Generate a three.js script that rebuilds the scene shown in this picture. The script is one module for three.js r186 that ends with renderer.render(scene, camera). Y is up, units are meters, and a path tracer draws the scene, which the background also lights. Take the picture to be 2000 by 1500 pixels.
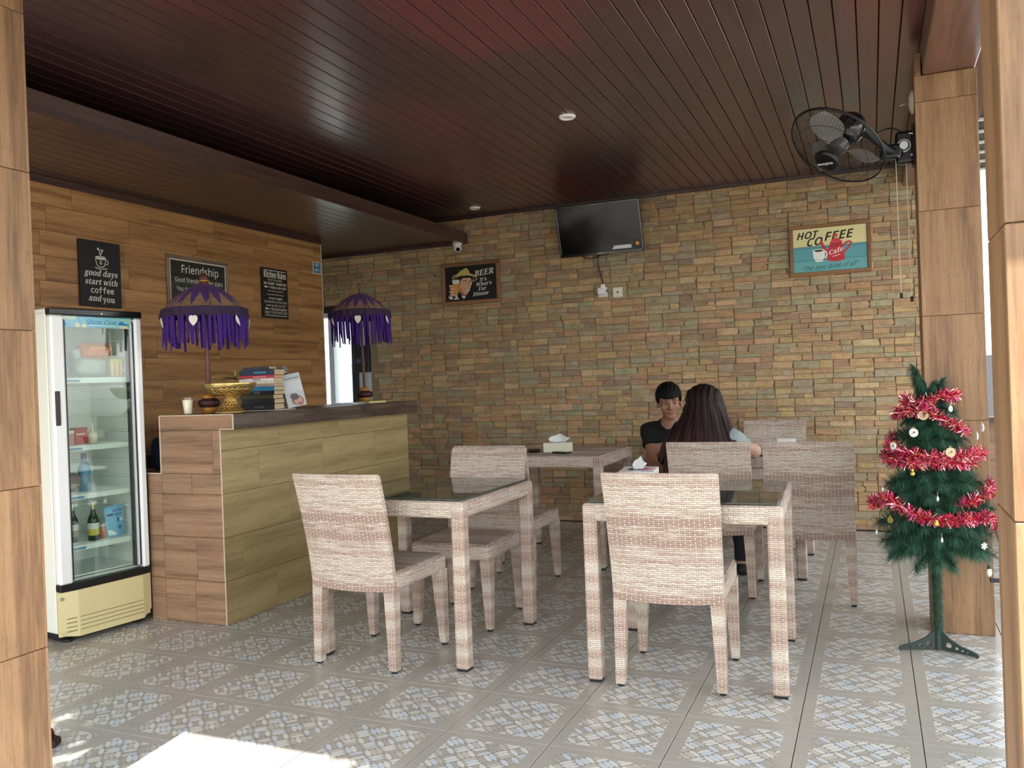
import * as THREE from 'three';
import { mergeGeometries, mergeVertices } from 'three/addons/utils/BufferGeometryUtils.js';
import { RoundedBoxGeometry } from 'three/addons/geometries/RoundedBoxGeometry.js';

// ---------------------------------------------------------------- camera, sky, sun, exposure
const scene = new THREE.Scene();
const camera = new THREE.PerspectiveCamera(48.666, 2000 / 1500, 0.05, 300);
camera.rotation.order = 'YXZ';
camera.rotation.set(-0.00414, 0.40083, -0.0367);
camera.position.set(2.6804, 1.2764, 2.7541);
const renderer = new THREE.WebGLRenderer({ antialias: true });
renderer.toneMapping = THREE.LinearToneMapping;
renderer.toneMappingExposure = 3.0;
renderer.shadowMap.enabled = true;
{ // hazy bright tropical sky, the same all round
  const W = 256, H = 128, d = new Float32Array(W * H * 4);
  for (let y = 0; y < H; y++) {
    const e = ((y + 0.5) / H - 0.5) * Math.PI, s = Math.max(0, Math.sin(e));
    const k = Math.pow(1 - s, 2.2);
    const c = e > 0 ? [0.98 + 0.47 * k, 1.06 + 0.38 * k, 1.14 + 0.26 * k] : [0.5, 0.48, 0.42];
    for (let x = 0; x < W; x++) { const i = (y * W + x) * 4; d[i] = c[0]; d[i + 1] = c[1]; d[i + 2] = c[2]; d[i + 3] = 1; }
  }
  const t = new THREE.DataTexture(d, W, H, THREE.RGBAFormat, THREE.FloatType);
  t.mapping = THREE.EquirectangularReflectionMapping; t.magFilter = THREE.LinearFilter; t.minFilter = THREE.LinearFilter; t.needsUpdate = true;
  scene.background = t; scene.environment = t;
  scene.backgroundIntensity = 1.0; scene.environmentIntensity = 1.0;
}
const sun = new THREE.DirectionalLight(new THREE.Color(1, 0.97, 0.92), 5.0);
sun.position.set(0.6, 8.35, 5.0); sun.target.position.set(0, 0, 0);
sun.castShadow = true; sun.shadow.mapSize.set(2048, 2048); sun.shadow.radius = 1.2;
Object.assign(sun.shadow.camera, { left: -8, right: 8, top: 8, bottom: -8, near: 0.5, far: 30 });
scene.add(sun, sun.target);

// ---------------------------------------------------------------- helpers
const rngOf = (seed) => () => { seed = (seed + 0x6d2b79f5) | 0; let t = Math.imul(seed ^ (seed >>> 15), 1 | seed); t = (t + Math.imul(t ^ (t >>> 7), 61 | t)) ^ t; return ((t ^ (t >>> 14)) >>> 0) / 4294967296; };
const rnd = rngOf(20240611), rr = (a, b) => a + (b - a) * rnd(), pick = (l) => l[Math.floor(rnd() * l.length)];
const lerp = (a, b, t) => a + (b - a) * t, clamp = (x, a = 0, b = 1) => Math.min(b, Math.max(a, x)), sstep = (a, b, x) => { const t = clamp((x - a) / (b - a)); return t * t * (3 - 2 * t); };
const V3 = (x, y, z) => new THREE.Vector3(x, y, z);
const used = {};
function numbered(n) { const k = used[n] = (used[n] ?? -1) + 1; return k ? n + '_' + String(k).padStart(3, '0') : n; }
function shade(o) { o.castShadow = true; o.receiveShadow = true; return o; }
function thing(name, label, category, [x, y, z] = [0, 0, 0], turn = 0, group) {
  const o = new THREE.Group(); o.name = numbered(name); scene.add(o);
  o.position.set(x, y, z); o.rotation.y = turn; o.userData = { label, category };
  if (group) o.userData.group = group;
  return o;
}
function struct(name, geo, mat, label) {
  const o = geo ? shade(new THREE.Mesh(geo, mat)) : new THREE.Group();
  o.name = name; o.userData = { kind: 'structure', label: label }; if (!label) delete o.userData.label;
  scene.add(o); return o;
}
function part(parent, name, geo, mat, label) {
  const o = shade(new THREE.Mesh(geo, mat)); o.name = name; if (label) o.userData.label = label; parent.add(o); return o;
}
function solo(name, geo, mat, label, category, [x, y, z] = [0, 0, 0], turn = 0, group) {
  const o = shade(new THREE.Mesh(geo, mat)); o.name = numbered(name); o.userData = { label, category }; if (group) o.userData.group = group;
  o.position.set(x, y, z); o.rotation.y = turn; scene.add(o); return o;
}
function copy(root, [x, y, z], turn, label, group) {
  const r = root.clone(); r.name = numbered(root.name.replace(/_\d{3}$/, '')); scene.add(r); r.position.set(x, y, z); r.rotation.set(0, turn, 0);
  r.userData = { ...root.userData, label }; if (group) r.userData.group = group;
  return r;
}
const mv = (g, x = 0, y = 0, z = 0) => g.translate(x, y, z);
// geometry from triangles (flat)
function tri(P) { const g = new THREE.BufferGeometry(); g.setAttribute('position', new THREE.Float32BufferAttribute(P, 3)); g.computeVertexNormals(); return g; }
// uv in metres by the dominant axis of each face; ou, ov shift the pattern; swap turns it by 90 degrees
function boxUV(g, ou = 0, ov = 0, swap = false, k = 1) {
  if (g.index) g = g.toNonIndexed();
  const p = g.attributes.position, n = g.attributes.normal, uv = new Float32Array(p.count * 2);
  for (let i = 0; i < p.count; i += 3) {
    let ax = 0, ay = 0, az = 0;
    for (let j = 0; j < 3; j++) { ax += Math.abs(n.getX(i + j)); ay += Math.abs(n.getY(i + j)); az += Math.abs(n.getZ(i + j)); }
    for (let j = 0; j < 3; j++) {
      const x = p.getX(i + j), y = p.getY(i + j), z = p.getZ(i + j);
      let u, v;
      if (az >= ax && az >= ay) { u = x; v = y; } else if (ax >= ay) { u = z; v = y; } else { u = x; v = z; }
      if (swap) { const t = u; u = v; v = t; }
      uv[(i + j) * 2] = u * k + ou; uv[(i + j) * 2 + 1] = v * k + ov;
    }
  }
  g.setAttribute('uv', new THREE.BufferAttribute(uv, 2));
  return g;
}
// box with chamfered edges, 44 triangles, centred
function cbox(w, h, d, c = 0.002) {
  const X = w / 2, Y = h / 2, Z = d / 2; c = Math.min(c, X * 0.9, Y * 0.9, Z * 0.9);
  const P = [], push = (...v) => v.forEach((q) => P.push(...q));
  const face = (f) => { for (const s of [-1, 1]) f(s); };
  const quad = (a, b, cc, d2, flip) => (flip ? push(a, cc, b, a, d2, cc) : push(a, b, cc, a, cc, d2));
  face((s) => quad([s * X, -Y + c, -Z + c], [s * X, Y - c, -Z + c], [s * X, Y - c, Z - c], [s * X, -Y + c, Z - c], s < 0));
  face((s) => quad([-X + c, s * Y, -Z + c], [-X + c, s * Y, Z - c], [X - c, s * Y, Z - c], [X - c, s * Y, -Z + c], s < 0));
  face((s) => quad([-X + c, -Y + c, s * Z], [X - c, -Y + c, s * Z], [X - c, Y - c, s * Z], [-X + c, Y - c, s * Z], s < 0));
  for (const a of [-1, 1]) for (const b of [-1, 1]) {
    quad([a * X, b * (Y - c), -Z + c], [a * (X - c), b * Y, -Z + c], [a * (X - c), b * Y, Z - c], [a * X, b * (Y - c), Z - c], a * b < 0);
    quad([a * X, -Y + c, b * (Z - c)], [a * X, Y - c, b * (Z - c)], [a * (X - c), Y - c, b * Z], [a * (X - c), -Y + c, b * Z], a * b < 0);
    quad([-X + c, a * Y, b * (Z - c)], [-X + c, a * (Y - c), b * Z], [X - c, a * (Y - c), b * Z], [X - c, a * Y, b * (Z - c)], a * b < 0);
    for (const s of [-1, 1]) { const A = [a * X, b * (Y - c), s * (Z - c)], B = [a * (X - c), b * Y, s * (Z - c)], C = [a * (X - c), b * (Y - c), s * Z]; a * b * s > 0 ? push(A, B, C) : push(A, C, B); }
  }
  return tri(P);
}
const rbox = (w, h, d, r = 0.01, s = 3) => new RoundedBoxGeometry(w, h, d, s, Math.min(r, w / 2.01, h / 2.01, d / 2.01));
const cyl = (r1, r2, h, n = 24) => new THREE.CylinderGeometry(r1, r2, h, n);
const lathe = (pts, n = 32) => new THREE.LatheGeometry(pts.map(([x, y]) => new THREE.Vector2(x, y)), n);
function tube(pts, r = 0.003, seg = 40, rs = 6) { return new THREE.TubeGeometry(new THREE.CatmullRomCurve3(pts.map((p) => V3(...p))), seg, r, rs); }
function extrude(pts, depth, bevel = 0, holes = []) {
  const s = new THREE.Shape(pts.map(([x, y]) => new THREE.Vector2(x, y)));
  for (const [x, y, r] of holes) { const p = new THREE.Path(); p.absarc(x, y, r, 0, Math.PI * 2, true); s.holes.push(p); }
  return new THREE.ExtrudeGeometry(s, { depth, bevelEnabled: bevel > 0, bevelSize: bevel, bevelThickness: bevel, bevelSegments: 2, curveSegments: 10 });
}
function join(list) {
  const L = list.map((g) => { let q = g.index ? g.toNonIndexed() : g; for (const k of Object.keys(q.attributes)) if (!['position', 'normal', 'uv', 'color'].includes(k)) q.deleteAttribute(k); return q; });
  const keep = ['position', 'normal', 'uv', 'color'].filter((k) => L.every((g) => g.attributes[k]));
  for (const g of L) for (const k of Object.keys(g.attributes)) if (!keep.includes(k)) g.deleteAttribute(k);
  return mergeGeometries(L, false);
}
// bar between two points, box section tapering from a to b
function bar(p, q, wa, da, wb = wa, db = da) {
  const P = [], A = V3(...p), B = V3(...q);
  const c = (o, w, d) => [[-w, -d], [w, -d], [w, d], [-w, d]].map(([x, z]) => [o.x + x / 2, o.y, o.z + z / 2]);
  const a = c(A, wa, da), b = c(B, wb, db), push = (...v) => v.forEach((t) => P.push(...t));
  for (let i = 0; i < 4; i++) { const j = (i + 1) % 4; push(a[i], b[i], b[j], a[i], b[j], a[j]); }
  push(a[0], a[1], a[2], a[0], a[2], a[3]); push(b[0], b[2], b[1], b[0], b[3], b[2]);
  const up = B.y > A.y; if (!up) for (let i = 0; i < P.length; i += 9) for (let k = 0; k < 3; k++) { const t = P[i + 3 + k]; P[i + 3 + k] = P[i + 6 + k]; P[i + 6 + k] = t; }
  return tri(P);
}
// grid surface from f(u, v) -> [x, y, z]; uv in metres from m(u, v)
function sheet(nu, nv, f, m) {
  const pos = [], uv = [], idx = [];
  for (let j = 0; j <= nv; j++) for (let i = 0; i <= nu; i++) { pos.push(...f(i / nu, j / nv)); uv.push(...(m ? m(i / nu, j / nv) : [i / nu, j / nv])); }
  for (let j = 0; j < nv; j++) for (let i = 0; i < nu; i++) { const a = j * (nu + 1) + i, b = a + 1, c = a + nu + 1, d = c + 1; idx.push(a, b, d, a, d, c); }
  const g = new THREE.BufferGeometry(); g.setAttribute('position', new THREE.Float32BufferAttribute(pos, 3)); g.setAttribute('uv', new THREE.Float32BufferAttribute(uv, 2)); g.setIndex(idx); g.computeVertexNormals(); return g;
}
// closed slab between the front surface f and the back surface b (both (u, v) -> xyz)
function slab(nu, nv, f, b, m) {
  const e = [];
  e.push(sheet(nu, nv, f, m), sheet(nu, nv, (u, v) => b(1 - u, v), (u, v) => m(1 - u, v)));
  e.push(sheet(nu, 1, (u, v) => (v ? f(u, 0) : b(u, 0)), (u, v) => [m(u, 0)[0], v * 0.03]), sheet(nu, 1, (u, v) => (v ? b(u, 1) : f(u, 1)), (u, v) => [m(u, 1)[0], v * 0.03]));
  e.push(sheet(1, nv, (u, v) => (u ? f(0, v) : b(0, v)), (u, v) => [u * 0.03, m(0, v)[1]]), sheet(1, nv, (u, v) => (u ? b(1, v) : f(1, v)), (u, v) => [u * 0.03, m(1, v)[1]]));
  return join(e);
}
// ---------------------------------------------------------------- noise and textures
const hash = (x, y, s) => { let h = (x * 374761393 + y * 668265263 + s * 1442695041) | 0; h = Math.imul(h ^ (h >>> 13), 1274126177); return ((h ^ (h >>> 16)) >>> 0) / 4294967296; };
const mod = (a, n) => ((a % n) + n) % n;
function vnoise(x, y, px, py, s) { // periodic value noise
  const ix = Math.floor(x), iy = Math.floor(y), fx = x - ix, fy = y - iy, ux = fx * fx * (3 - 2 * fx), uy = fy * fy * (3 - 2 * fy);
  const a = mod(ix, px), b = mod(ix + 1, px), c = mod(iy, py), d = mod(iy + 1, py);
  return lerp(lerp(hash(a, c, s), hash(b, c, s), ux), lerp(hash(a, d, s), hash(b, d, s), ux), uy);
}
function fbm(u, v, fx, fy, s, oct = 4) { let a = 0, w = 0.5, t = 0; for (let i = 0; i < oct; i++) { a += w * vnoise(u * fx, v * fy, fx, fy, s + i); t += w; w *= 0.5; fx *= 2; fy *= 2; } return a / t; }
const srgb = (x) => Math.round(255 * clamp(x <= 0.0031308 ? x * 12.92 : 1.055 * Math.pow(x, 1 / 2.4) - 0.055));
function dataTex(W, H, f, mw, mh, color = true) { // f(u, v) -> linear rgb or a grey value; the texture covers mw x mh metres
  const d = new Uint8Array(W * H * 4);
  for (let y = 0; y < H; y++) for (let x = 0; x < W; x++) {
    const c = f((x + 0.5) / W, (y + 0.5) / H), i = (y * W + x) * 4;
    if (color) { d[i] = srgb(c[0]); d[i + 1] = srgb(c[1]); d[i + 2] = srgb(c[2]); } else d[i] = d[i + 1] = d[i + 2] = Math.round(255 * clamp(c));
    d[i + 3] = 255;
  }
  const t = new THREE.DataTexture(d, W, H, THREE.RGBAFormat); if (color) t.colorSpace = THREE.SRGBColorSpace;
  t.wrapS = t.wrapT = THREE.RepeatWrapping; t.magFilter = THREE.LinearFilter; t.minFilter = THREE.LinearMipmapLinearFilter; t.generateMipmaps = true; t.repeat.set(1 / mw, 1 / mh); t.needsUpdate = true; return t;
}
const mix3 = (a, b, t) => [lerp(a[0], b[0], t), lerp(a[1], b[1], t), lerp(a[2], b[2], t)];
const hex = (h) => new THREE.Color(h).toArray();
function std(o) { const { c, ...r } = o; const m = new THREE.MeshPhysicalMaterial({ roughness: 0.6, ...r }); if (c) m.color.set(c); return m; }
const plain = (c, roughness = 0.6, more = {}) => std({ c, roughness, ...more });
function canvasTex(w, h, draw) {
  const c = document.createElement('canvas'); c.width = w; c.height = h; const x = c.getContext('2d'); draw(x, w, h);
  const t = new THREE.CanvasTexture(c); t.colorSpace = THREE.SRGBColorSpace; t.anisotropy = 8; return t;
}
// a print: a thin panel facing +z with the canvas on its front, uv 0..1
function printPlane(w, h) { return new THREE.PlaneGeometry(w, h); }
function woodTex(W, H, mw, mh, dark, mid, light, s, o = {}) {
  const { stretch = 2, rings = 7, warp = 1.6, fine = 90, contrast = 1 } = o;
  return dataTex(W, H, (u, v) => {
    const w = fbm(u, v, stretch, 5, s, 3), n = fbm(u, v, stretch * 2, 24, s + 9, 3), f = fbm(u, v, 10, fine, s + 21, 3);
    let r = Math.sin((v * rings + w * warp) * Math.PI * 2) * 0.5 + 0.5;
    let t = clamp(0.5 + (0.36 * (r - 0.5) + 0.55 * (n - 0.5) + 0.5 * (f - 0.5)) * contrast * 1.5);
    let c = t < 0.5 ? mix3(dark, mid, t * 2) : mix3(mid, light, t * 2 - 1);
    const pore = vnoise(u * 40, v * 220, 40, 220, s + 40); if (pore > 0.83) c = mix3(c, dark, 0.35);
    return c;
  }, mw, mh);
}
// ---------------------------------------------------------------- materials of the building
const texOak = woodTex(1024, 512, 1.3, 0.6, [0.20, 0.094, 0.034], [0.385, 0.198, 0.074], [0.53, 0.295, 0.115], 3, { stretch: 1, rings: 4, warp: 1.5, contrast: 0.8 });
const texPillar = woodTex(1024, 512, 1.0, 0.5, [0.12, 0.062, 0.028], [0.265, 0.148, 0.07], [0.35, 0.21, 0.107], 57, { stretch: 1, rings: 3, warp: 1.0, contrast: 0.7 });
const texBrown = woodTex(1024, 512, 1.1, 0.5, [0.15, 0.08, 0.045], [0.29, 0.172, 0.102], [0.375, 0.237, 0.147], 91, { stretch: 1, rings: 3, warp: 1.3, contrast: 0.8 });
const texOlive = woodTex(1024, 512, 1.2, 0.6, [0.21, 0.155, 0.07], [0.36, 0.275, 0.13], [0.45, 0.355, 0.18], 133, { stretch: 1, rings: 3, warp: 1.6, contrast: 0.6 });
const texDark = woodTex(1024, 256, 1.2, 0.3, [0.035, 0.024, 0.018], [0.075, 0.053, 0.04], [0.125, 0.092, 0.072], 171, { stretch: 2, rings: 3 });
const texCeil = dataTex(2048, 1024, (u, v) => { const f = fbm(u, v, 24, 700, 811, 3) - 0.5, r = sstep(0.48, 0.72, fbm(u, v, 5, 7, 823, 3)), b = fbm(u, v, 8, 10, 839, 2) - 0.5, k = 1 + f * 0.7 + b * 0.5; return [(0.06 + 0.052 * r) * k, (0.0285 + 0.001 * r) * k, (0.0305 + 0.002 * r) * k]; }, 5.8, 6.0);
const texPlank = woodTex(1024, 256, 2.4, 0.4, [0.04, 0.021, 0.019], [0.066, 0.033, 0.029], [0.09, 0.046, 0.039], 211, { stretch: 3, rings: 4, fine: 60 });
const M = {
  oak: std({ map: texOak, roughness: 0.42 }), pillar: std({ map: texPillar, roughness: 0.5 }), brown: std({ map: texBrown, roughness: 0.5 }), olive: std({ map: texOlive, roughness: 0.42 }), darkTop: std({ map: texDark, roughness: 0.36 }),
  ceil: std({ map: texCeil, roughness: 0.3, clearcoat: 0.4, clearcoatRoughness: 0.18 }), plank: std({ map: texPlank, roughness: 0.34, clearcoat: 0.35, clearcoatRoughness: 0.22 }), beam: std({ map: texPlank, color: new THREE.Color(2.0, 1.7, 1.4), roughness: 0.3, clearcoat: 0.5, clearcoatRoughness: 0.2 }),
  black: plain('#0b0b0c', 0.4), darkGap: plain('#120c0a', 0.9), grout: plain('#8b8170', 0.9), groutDark: plain('#5d5346', 0.9), paint: plain('#d8d8d4', 0.7), white: plain('#eceeea', 0.4), concrete: plain('#7d7970', 0.9),
  steel: plain('#b9bcc0', 0.28, { metalness: 1 }), glass: new THREE.MeshPhysicalMaterial({ color: 0xf4fbf8, roughness: 0.02, transmission: 1, thickness: 0, ior: 1.5 }),
};
// ---------------------------------------------------------------- floor of printed mosaic tiles
const leafRand = rngOf(77), leaves = [];
{ // basket weave of pointed leaves on the diagonal of a 0.4 m tile, three leaves to a block, neighbours turned by 90 degrees
  const s = 0.0578, n = 9;
  for (let i = -n; i <= n; i++) for (let j = -n; j <= n; j++) for (let k = -1; k <= 1; k++) {
    const along = mod(i + j, 2) === 0, P = i * s + (along ? 0 : k * s / 3), Q = j * s + (along ? k * s / 3 : 0), x = 0.2 + (P - Q) * Math.SQRT1_2, y = 0.2 + (P + Q) * Math.SQRT1_2;
    const q = leafRand(), c = q < 0.4 ? [0.64, 0.635, 0.61] : q < 0.54 ? [0.54, 0.60, 0.65] : q < 0.8 ? [0.51, 0.475, 0.415] : [0.41, 0.385, 0.345];
    if (x > 0.03 && x < 0.37 && y > 0.02 && y < 0.38) leaves.push([x, y, along ? Math.PI / 4 : 3 * Math.PI / 4, s * 0.49, s * 0.152, c]);
  }
}
const texTile = dataTex(1024, 1024, (u, v) => {
  const x = u * 0.4, y = v * 0.4, n = fbm(u, v, 6, 40, 5, 3) - 0.5;
  let c = [0.395 + n * 0.05, 0.377 + n * 0.05, 0.337 + n * 0.045];
  if (x > 0.045 && x < 0.355 && y > 0.038 && y < 0.362) {
    c = [0.33 + n * 0.05, 0.308 + n * 0.05, 0.27 + n * 0.04];
    for (const [lx, ly, d, a, b, col] of leaves) {
      const dx = x - lx, dy = y - ly; if (Math.abs(dx) > 0.03 || Math.abs(dy) > 0.03) continue;
      const p = dx * Math.cos(d) + dy * Math.sin(d), q = -dx * Math.sin(d) + dy * Math.cos(d), h = 1 - Math.abs(p) / a;
      if (h > 0 && Math.abs(q) < Math.min(b, b * 1.9 * h + 0.001)) { c = [col[0] + n * 0.06, col[1] + n * 0.06, col[2] + n * 0.06]; break; }
    }
  }
  return c;
}, 1, 1);
M.tile = std({ map: texTile, roughness: 0.24, specularIntensity: 0.9 });
{
  const floor = struct('floor', boxUV(new THREE.BoxGeometry(8.2, 0.1, 5.95).translate(1.1, -0.0585, -1.63)), M.groutDark);
  const mk = (turn) => {
    const g = cbox(0.397, 0.008, 0.397, 0.0012), p = g.attributes.position, uv = new Float32Array(p.count * 2);
    for (let i = 0; i < p.count; i++) { let u = p.getX(i) / 0.4 + 0.5, v = 0.5 - p.getZ(i) / 0.4; if (turn) { u = 1 - u; v = 1 - v; } uv[2 * i] = u; uv[2 * i + 1] = v; }
    g.setAttribute('uv', new THREE.BufferAttribute(uv, 2)); return g;
  };
  const kinds = [mk(0), mk(1)];
  for (let i = -5; i < 12; i++) for (let j = -3; j < 11; j++) {
    const t = part(floor, 'tile', kinds[hash(i, j, 3) > 0.5 ? 1 : 0], M.tile);
    t.position.set(i * 0.4 + 0.2, -0.0042 + (hash(i, j, 8) - 0.5) * 0.0006, -j * 0.4 - 0.2);
  }
}
// ground outside
struct('ground', boxUV(new THREE.BoxGeometry(40, 0.1, 14).translate(1, -0.08, 8.35)), M.concrete);
struct('ground_beside', boxUV(new THREE.BoxGeometry(14, 0.1, 24).translate(12.2, -0.08, -10.6)), M.concrete);
struct('ground_behind', boxUV(new THREE.BoxGeometry(20, 0.1, 12).translate(-6.0, -0.08, -10.65)), M.concrete);

// ---------------------------------------------------------------- stone-faced back wall
const ZW = -4.45, DOOR = { x0: -2.75, x1: -1.885, y1: 2.03 };
{
  const wall = struct('wall_back', null), zb = ZW - 0.009;
  const core = join([
    new THREE.BoxGeometry(3.17 - DOOR.x1, 2.86, 0.15).translate((3.17 + DOOR.x1) / 2, 1.43, zb - 0.075),
    new THREE.BoxGeometry(DOOR.x1 - DOOR.x0, 2.86 - DOOR.y1, 0.15).translate((DOOR.x0 + DOOR.x1) / 2, (2.86 + DOOR.y1) / 2, zb - 0.075),
    new THREE.BoxGeometry(0.25, 2.86, 0.15).translate(DOOR.x0 - 0.125, 1.43, zb - 0.075)]);
  part(wall, 'masonry', boxUV(core), plain('#8b7b62', 0.95));
  const texStone = dataTex(512, 512, (u, v) => { const n = 0.70 + 0.5 * fbm(u, v, 8, 16, 401, 4) - 0.16 * sstep(0.62, 0.8, fbm(u, v, 10, 14, 433, 3)); return [n, n, n * 0.985]; }, 0.5, 0.5);
  const bumpStone = dataTex(512, 512, (u, v) => 0.6 * fbm(u, v, 14, 22, 471, 3) + 0.4 * Math.abs(fbm(u, v, 10, 16, 497, 2) * 2 - 1), 0.5, 0.5, false);
  const mat = std({ map: texStone, bumpMap: bumpStone, bumpScale: 0.007, roughness: 0.6, vertexColors: true });
  const pal = [[[0.36, 0.25, 0.135], 4], [[0.42, 0.30, 0.165], 3.2], [[0.30, 0.235, 0.145], 3], [[0.275, 0.262, 0.185], 3], [[0.30, 0.282, 0.205], 2], [[0.29, 0.20, 0.135], 2.4], [[0.23, 0.165, 0.118], 2], [[0.46, 0.35, 0.21], 1.6], [[0.36, 0.22, 0.135], 1.4]];
  const total = pal.reduce((s, p) => s + p[1], 0), colour = () => { let k = rnd() * total; for (const [c, w] of pal) if ((k -= w) < 0) return c.map((x, i) => lerp(x, [0.335, 0.25, 0.152][i], 0.22) * [1.30, 1.22, 1.12][i] * rr(0.95, 1.08)); return pal[0][0]; };
  const bricks = [];
  function brick(x0, x1, y0, y1) {
    const g = 0.0007, d = rr(0.002, 0.0048), c = Math.min(0.0022, (y1 - y0) * 0.2), j = () => rr(-0.0012, 0.0012), z0 = -0.009, end = rnd();
    let P = [[x0 + g, y0 + g + j()], [x1 - g, y0 + g + j()], [x1 - g, y1 - g + j()], [x0 + g, y1 - g + j()]];
    const e = (y1 - y0) * rr(0.15, 0.4);
    if (end < 0.22) { P[1][0] -= e; } else if (end < 0.34) P[2][0] -= e; else if (end < 0.44 && y1 - y0 > 0.025) P = [P[0], [P[1][0] - e, P[1][1]], [P[1][0], (y0 + y1) / 2], [P[2][0] - e, P[2][1]], P[3]];
    const cx = (x0 + x1) / 2, cy = (y0 + y1) / 2, I = P.map(([x, y]) => [x - Math.sign(x - cx) * c, y - Math.sign(y - cy) * c]);
    const T = [], n = P.length, push = (a, za, b, zb2, cc, zc) => T.push(...a, za, ...b, zb2, ...cc, zc);
    const zf = I.map(() => d + rr(-0.0012, 0.0012));
    for (let k = 1; k < n - 1; k++) push(I[0], zf[0], I[k], zf[k], I[k + 1], zf[k + 1]);
    for (let k = 0; k < n; k++) { const m = (k + 1) % n, q = d - c; push(P[k], q, P[m], q, I[m], zf[m]); push(P[k], q, I[m], zf[m], I[k], zf[k]); push(P[k], z0, P[m], z0, P[m], q); push(P[k], z0, P[m], q, P[k], q); }
    const geo = boxUV(tri(T), rnd(), rnd()), col = colour(), arr = new Float32Array(geo.attributes.position.count * 3);
    for (let i = 0; i < arr.length; i += 3) arr.set(col, i);
    geo.setAttribute('color', new THREE.BufferAttribute(arr, 3));
    const dx = 2.68 - cx, dist = Math.hypot(dx, 7.2, cy - 1.28), free = !(cx > -1.1 && cx < -0.38 && cy > 1.95) && !(cx > 2.05 && cx < 2.76 && cy > 1.97 && cy < 2.47) && !(cx > 0.1 && cx < 1.0 && cy > 2.2) && cy > 1.0 && cy < 2.7 && cx > 0.2 && cx < 2.7;
    bricks.push({ geo, area: free ? ((x1 - x0) * (y1 - y0)) / Math.pow(dist, 3) : 0 });
  }
  const PW = 0.30, PH = 0.15; // panels of stones, laid in half bond
  for (let r = 0; r * PH < 2.84; r++) for (let k = -11; k < 12; k++) {
    const X0 = k * PW + (r % 2 ? 0.15 : 0), Y0 = r * PH;
    if (X0 > 3.15 || X0 + PW < -2.9 || (X0 + PW / 2 > DOOR.x0 && X0 + PW / 2 < DOOR.x1 && Y0 + PH / 2 < DOOR.y1)) continue;
    const kind = hash(k, r, 5) * 3 | 0, rows = [[0.036, 0.045, 0.014, 0.055], [0.05, 0.015, 0.045, 0.04], [0.044, 0.034, 0.012, 0.06]][kind];
    let y = Y0;
    for (let i = 0; i < 4; i++) {
      const y1 = Math.min(y + rows[i], Y0 + PH - 0.0012), top = Math.min(y1, 2.84); let x = X0 + 0.0012; const xe = X0 + PW - 0.0012;
      while (x < xe - 0.001) { let w = rr(0.1, 0.23); if (xe - x - w < 0.06) w = xe - x; const xx = Math.min(x + w, 3.165); if (top - y > 0.006 && xx - x > 0.01 && !(x < DOOR.x1 && xx > DOOR.x0 && y < DOOR.y1)) brick(Math.max(x, -2.95), xx, y, top); x += w; }
      y += rows[i];
    }
  }
  bricks.sort((a, b) => b.area - a.area);
  for (const b of bricks.slice(0, 300)) part(wall, 'brick', b.geo, mat).position.z = ZW;
  const rest = part(wall, 'brickwork', join(bricks.slice(300).map((b) => b.geo)), mat); rest.position.z = ZW; rest.userData.kind = 'stuff';
}
// ---------------------------------------------------------------- walls clad in wood-look tiles
// plank tiles on a rectangle: put(u, v, w, h) places one tile centred there
function clad(parent, u0, u1, v0, v1, len, high, shift, mat, place, name = 'tile', skip) {
  let row = 0;
  for (let v = v0; v < v1 - 0.004; v += high, row++) {
    const h = Math.min(high, v1 - v); let u = u0 - shift(row) * len;
    for (; u < u1 - 0.004; u += len) {
      const a = Math.max(u, u0), b = Math.min(u + len, u1), w = b - a; if (w < 0.006) continue;
      if (skip && skip((a + b) / 2, v + h / 2)) continue;
      const g = boxUV(cbox(w - 0.0022, h - 0.0022, 0.009, 0.001), rnd() * 3, rnd() * 3);
      place(part(parent, name, g, mat), (a + b) / 2, v + h / 2);
    }
  }
}
{
  const wl = struct('wall_left', null);
  part(wl, 'masonry', boxUV(new THREE.BoxGeometry(0.15, 2.9, 4.84).translate(-1.934, 1.45, -1.22)), M.grout);
  clad(wl, -1.2, 3.64, 0, 2.6, 0.62, 0.152, (r) => hash(r, 2, 9), M.oak, (m, u, v) => { m.rotation.y = Math.PI / 2; m.position.set(-1.8555, v, -u); });
  part(wl, 'corner_strip', cbox(0.165, 2.6, 0.01, 0.002).translate(-1.934, 1.3, -3.646), plain('#cfc6b2', 0.6));
  struct('wall_passage', boxUV(new THREE.BoxGeometry(0.12, 2.9, 1.2).translate(-2.96, 1.45, -4.05)), M.paint);
  struct('wall_passage_front', boxUV(new THREE.BoxGeometry(1.0, 2.9, 0.12).translate(-2.5, 1.45, -3.5)), M.paint);
}
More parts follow.
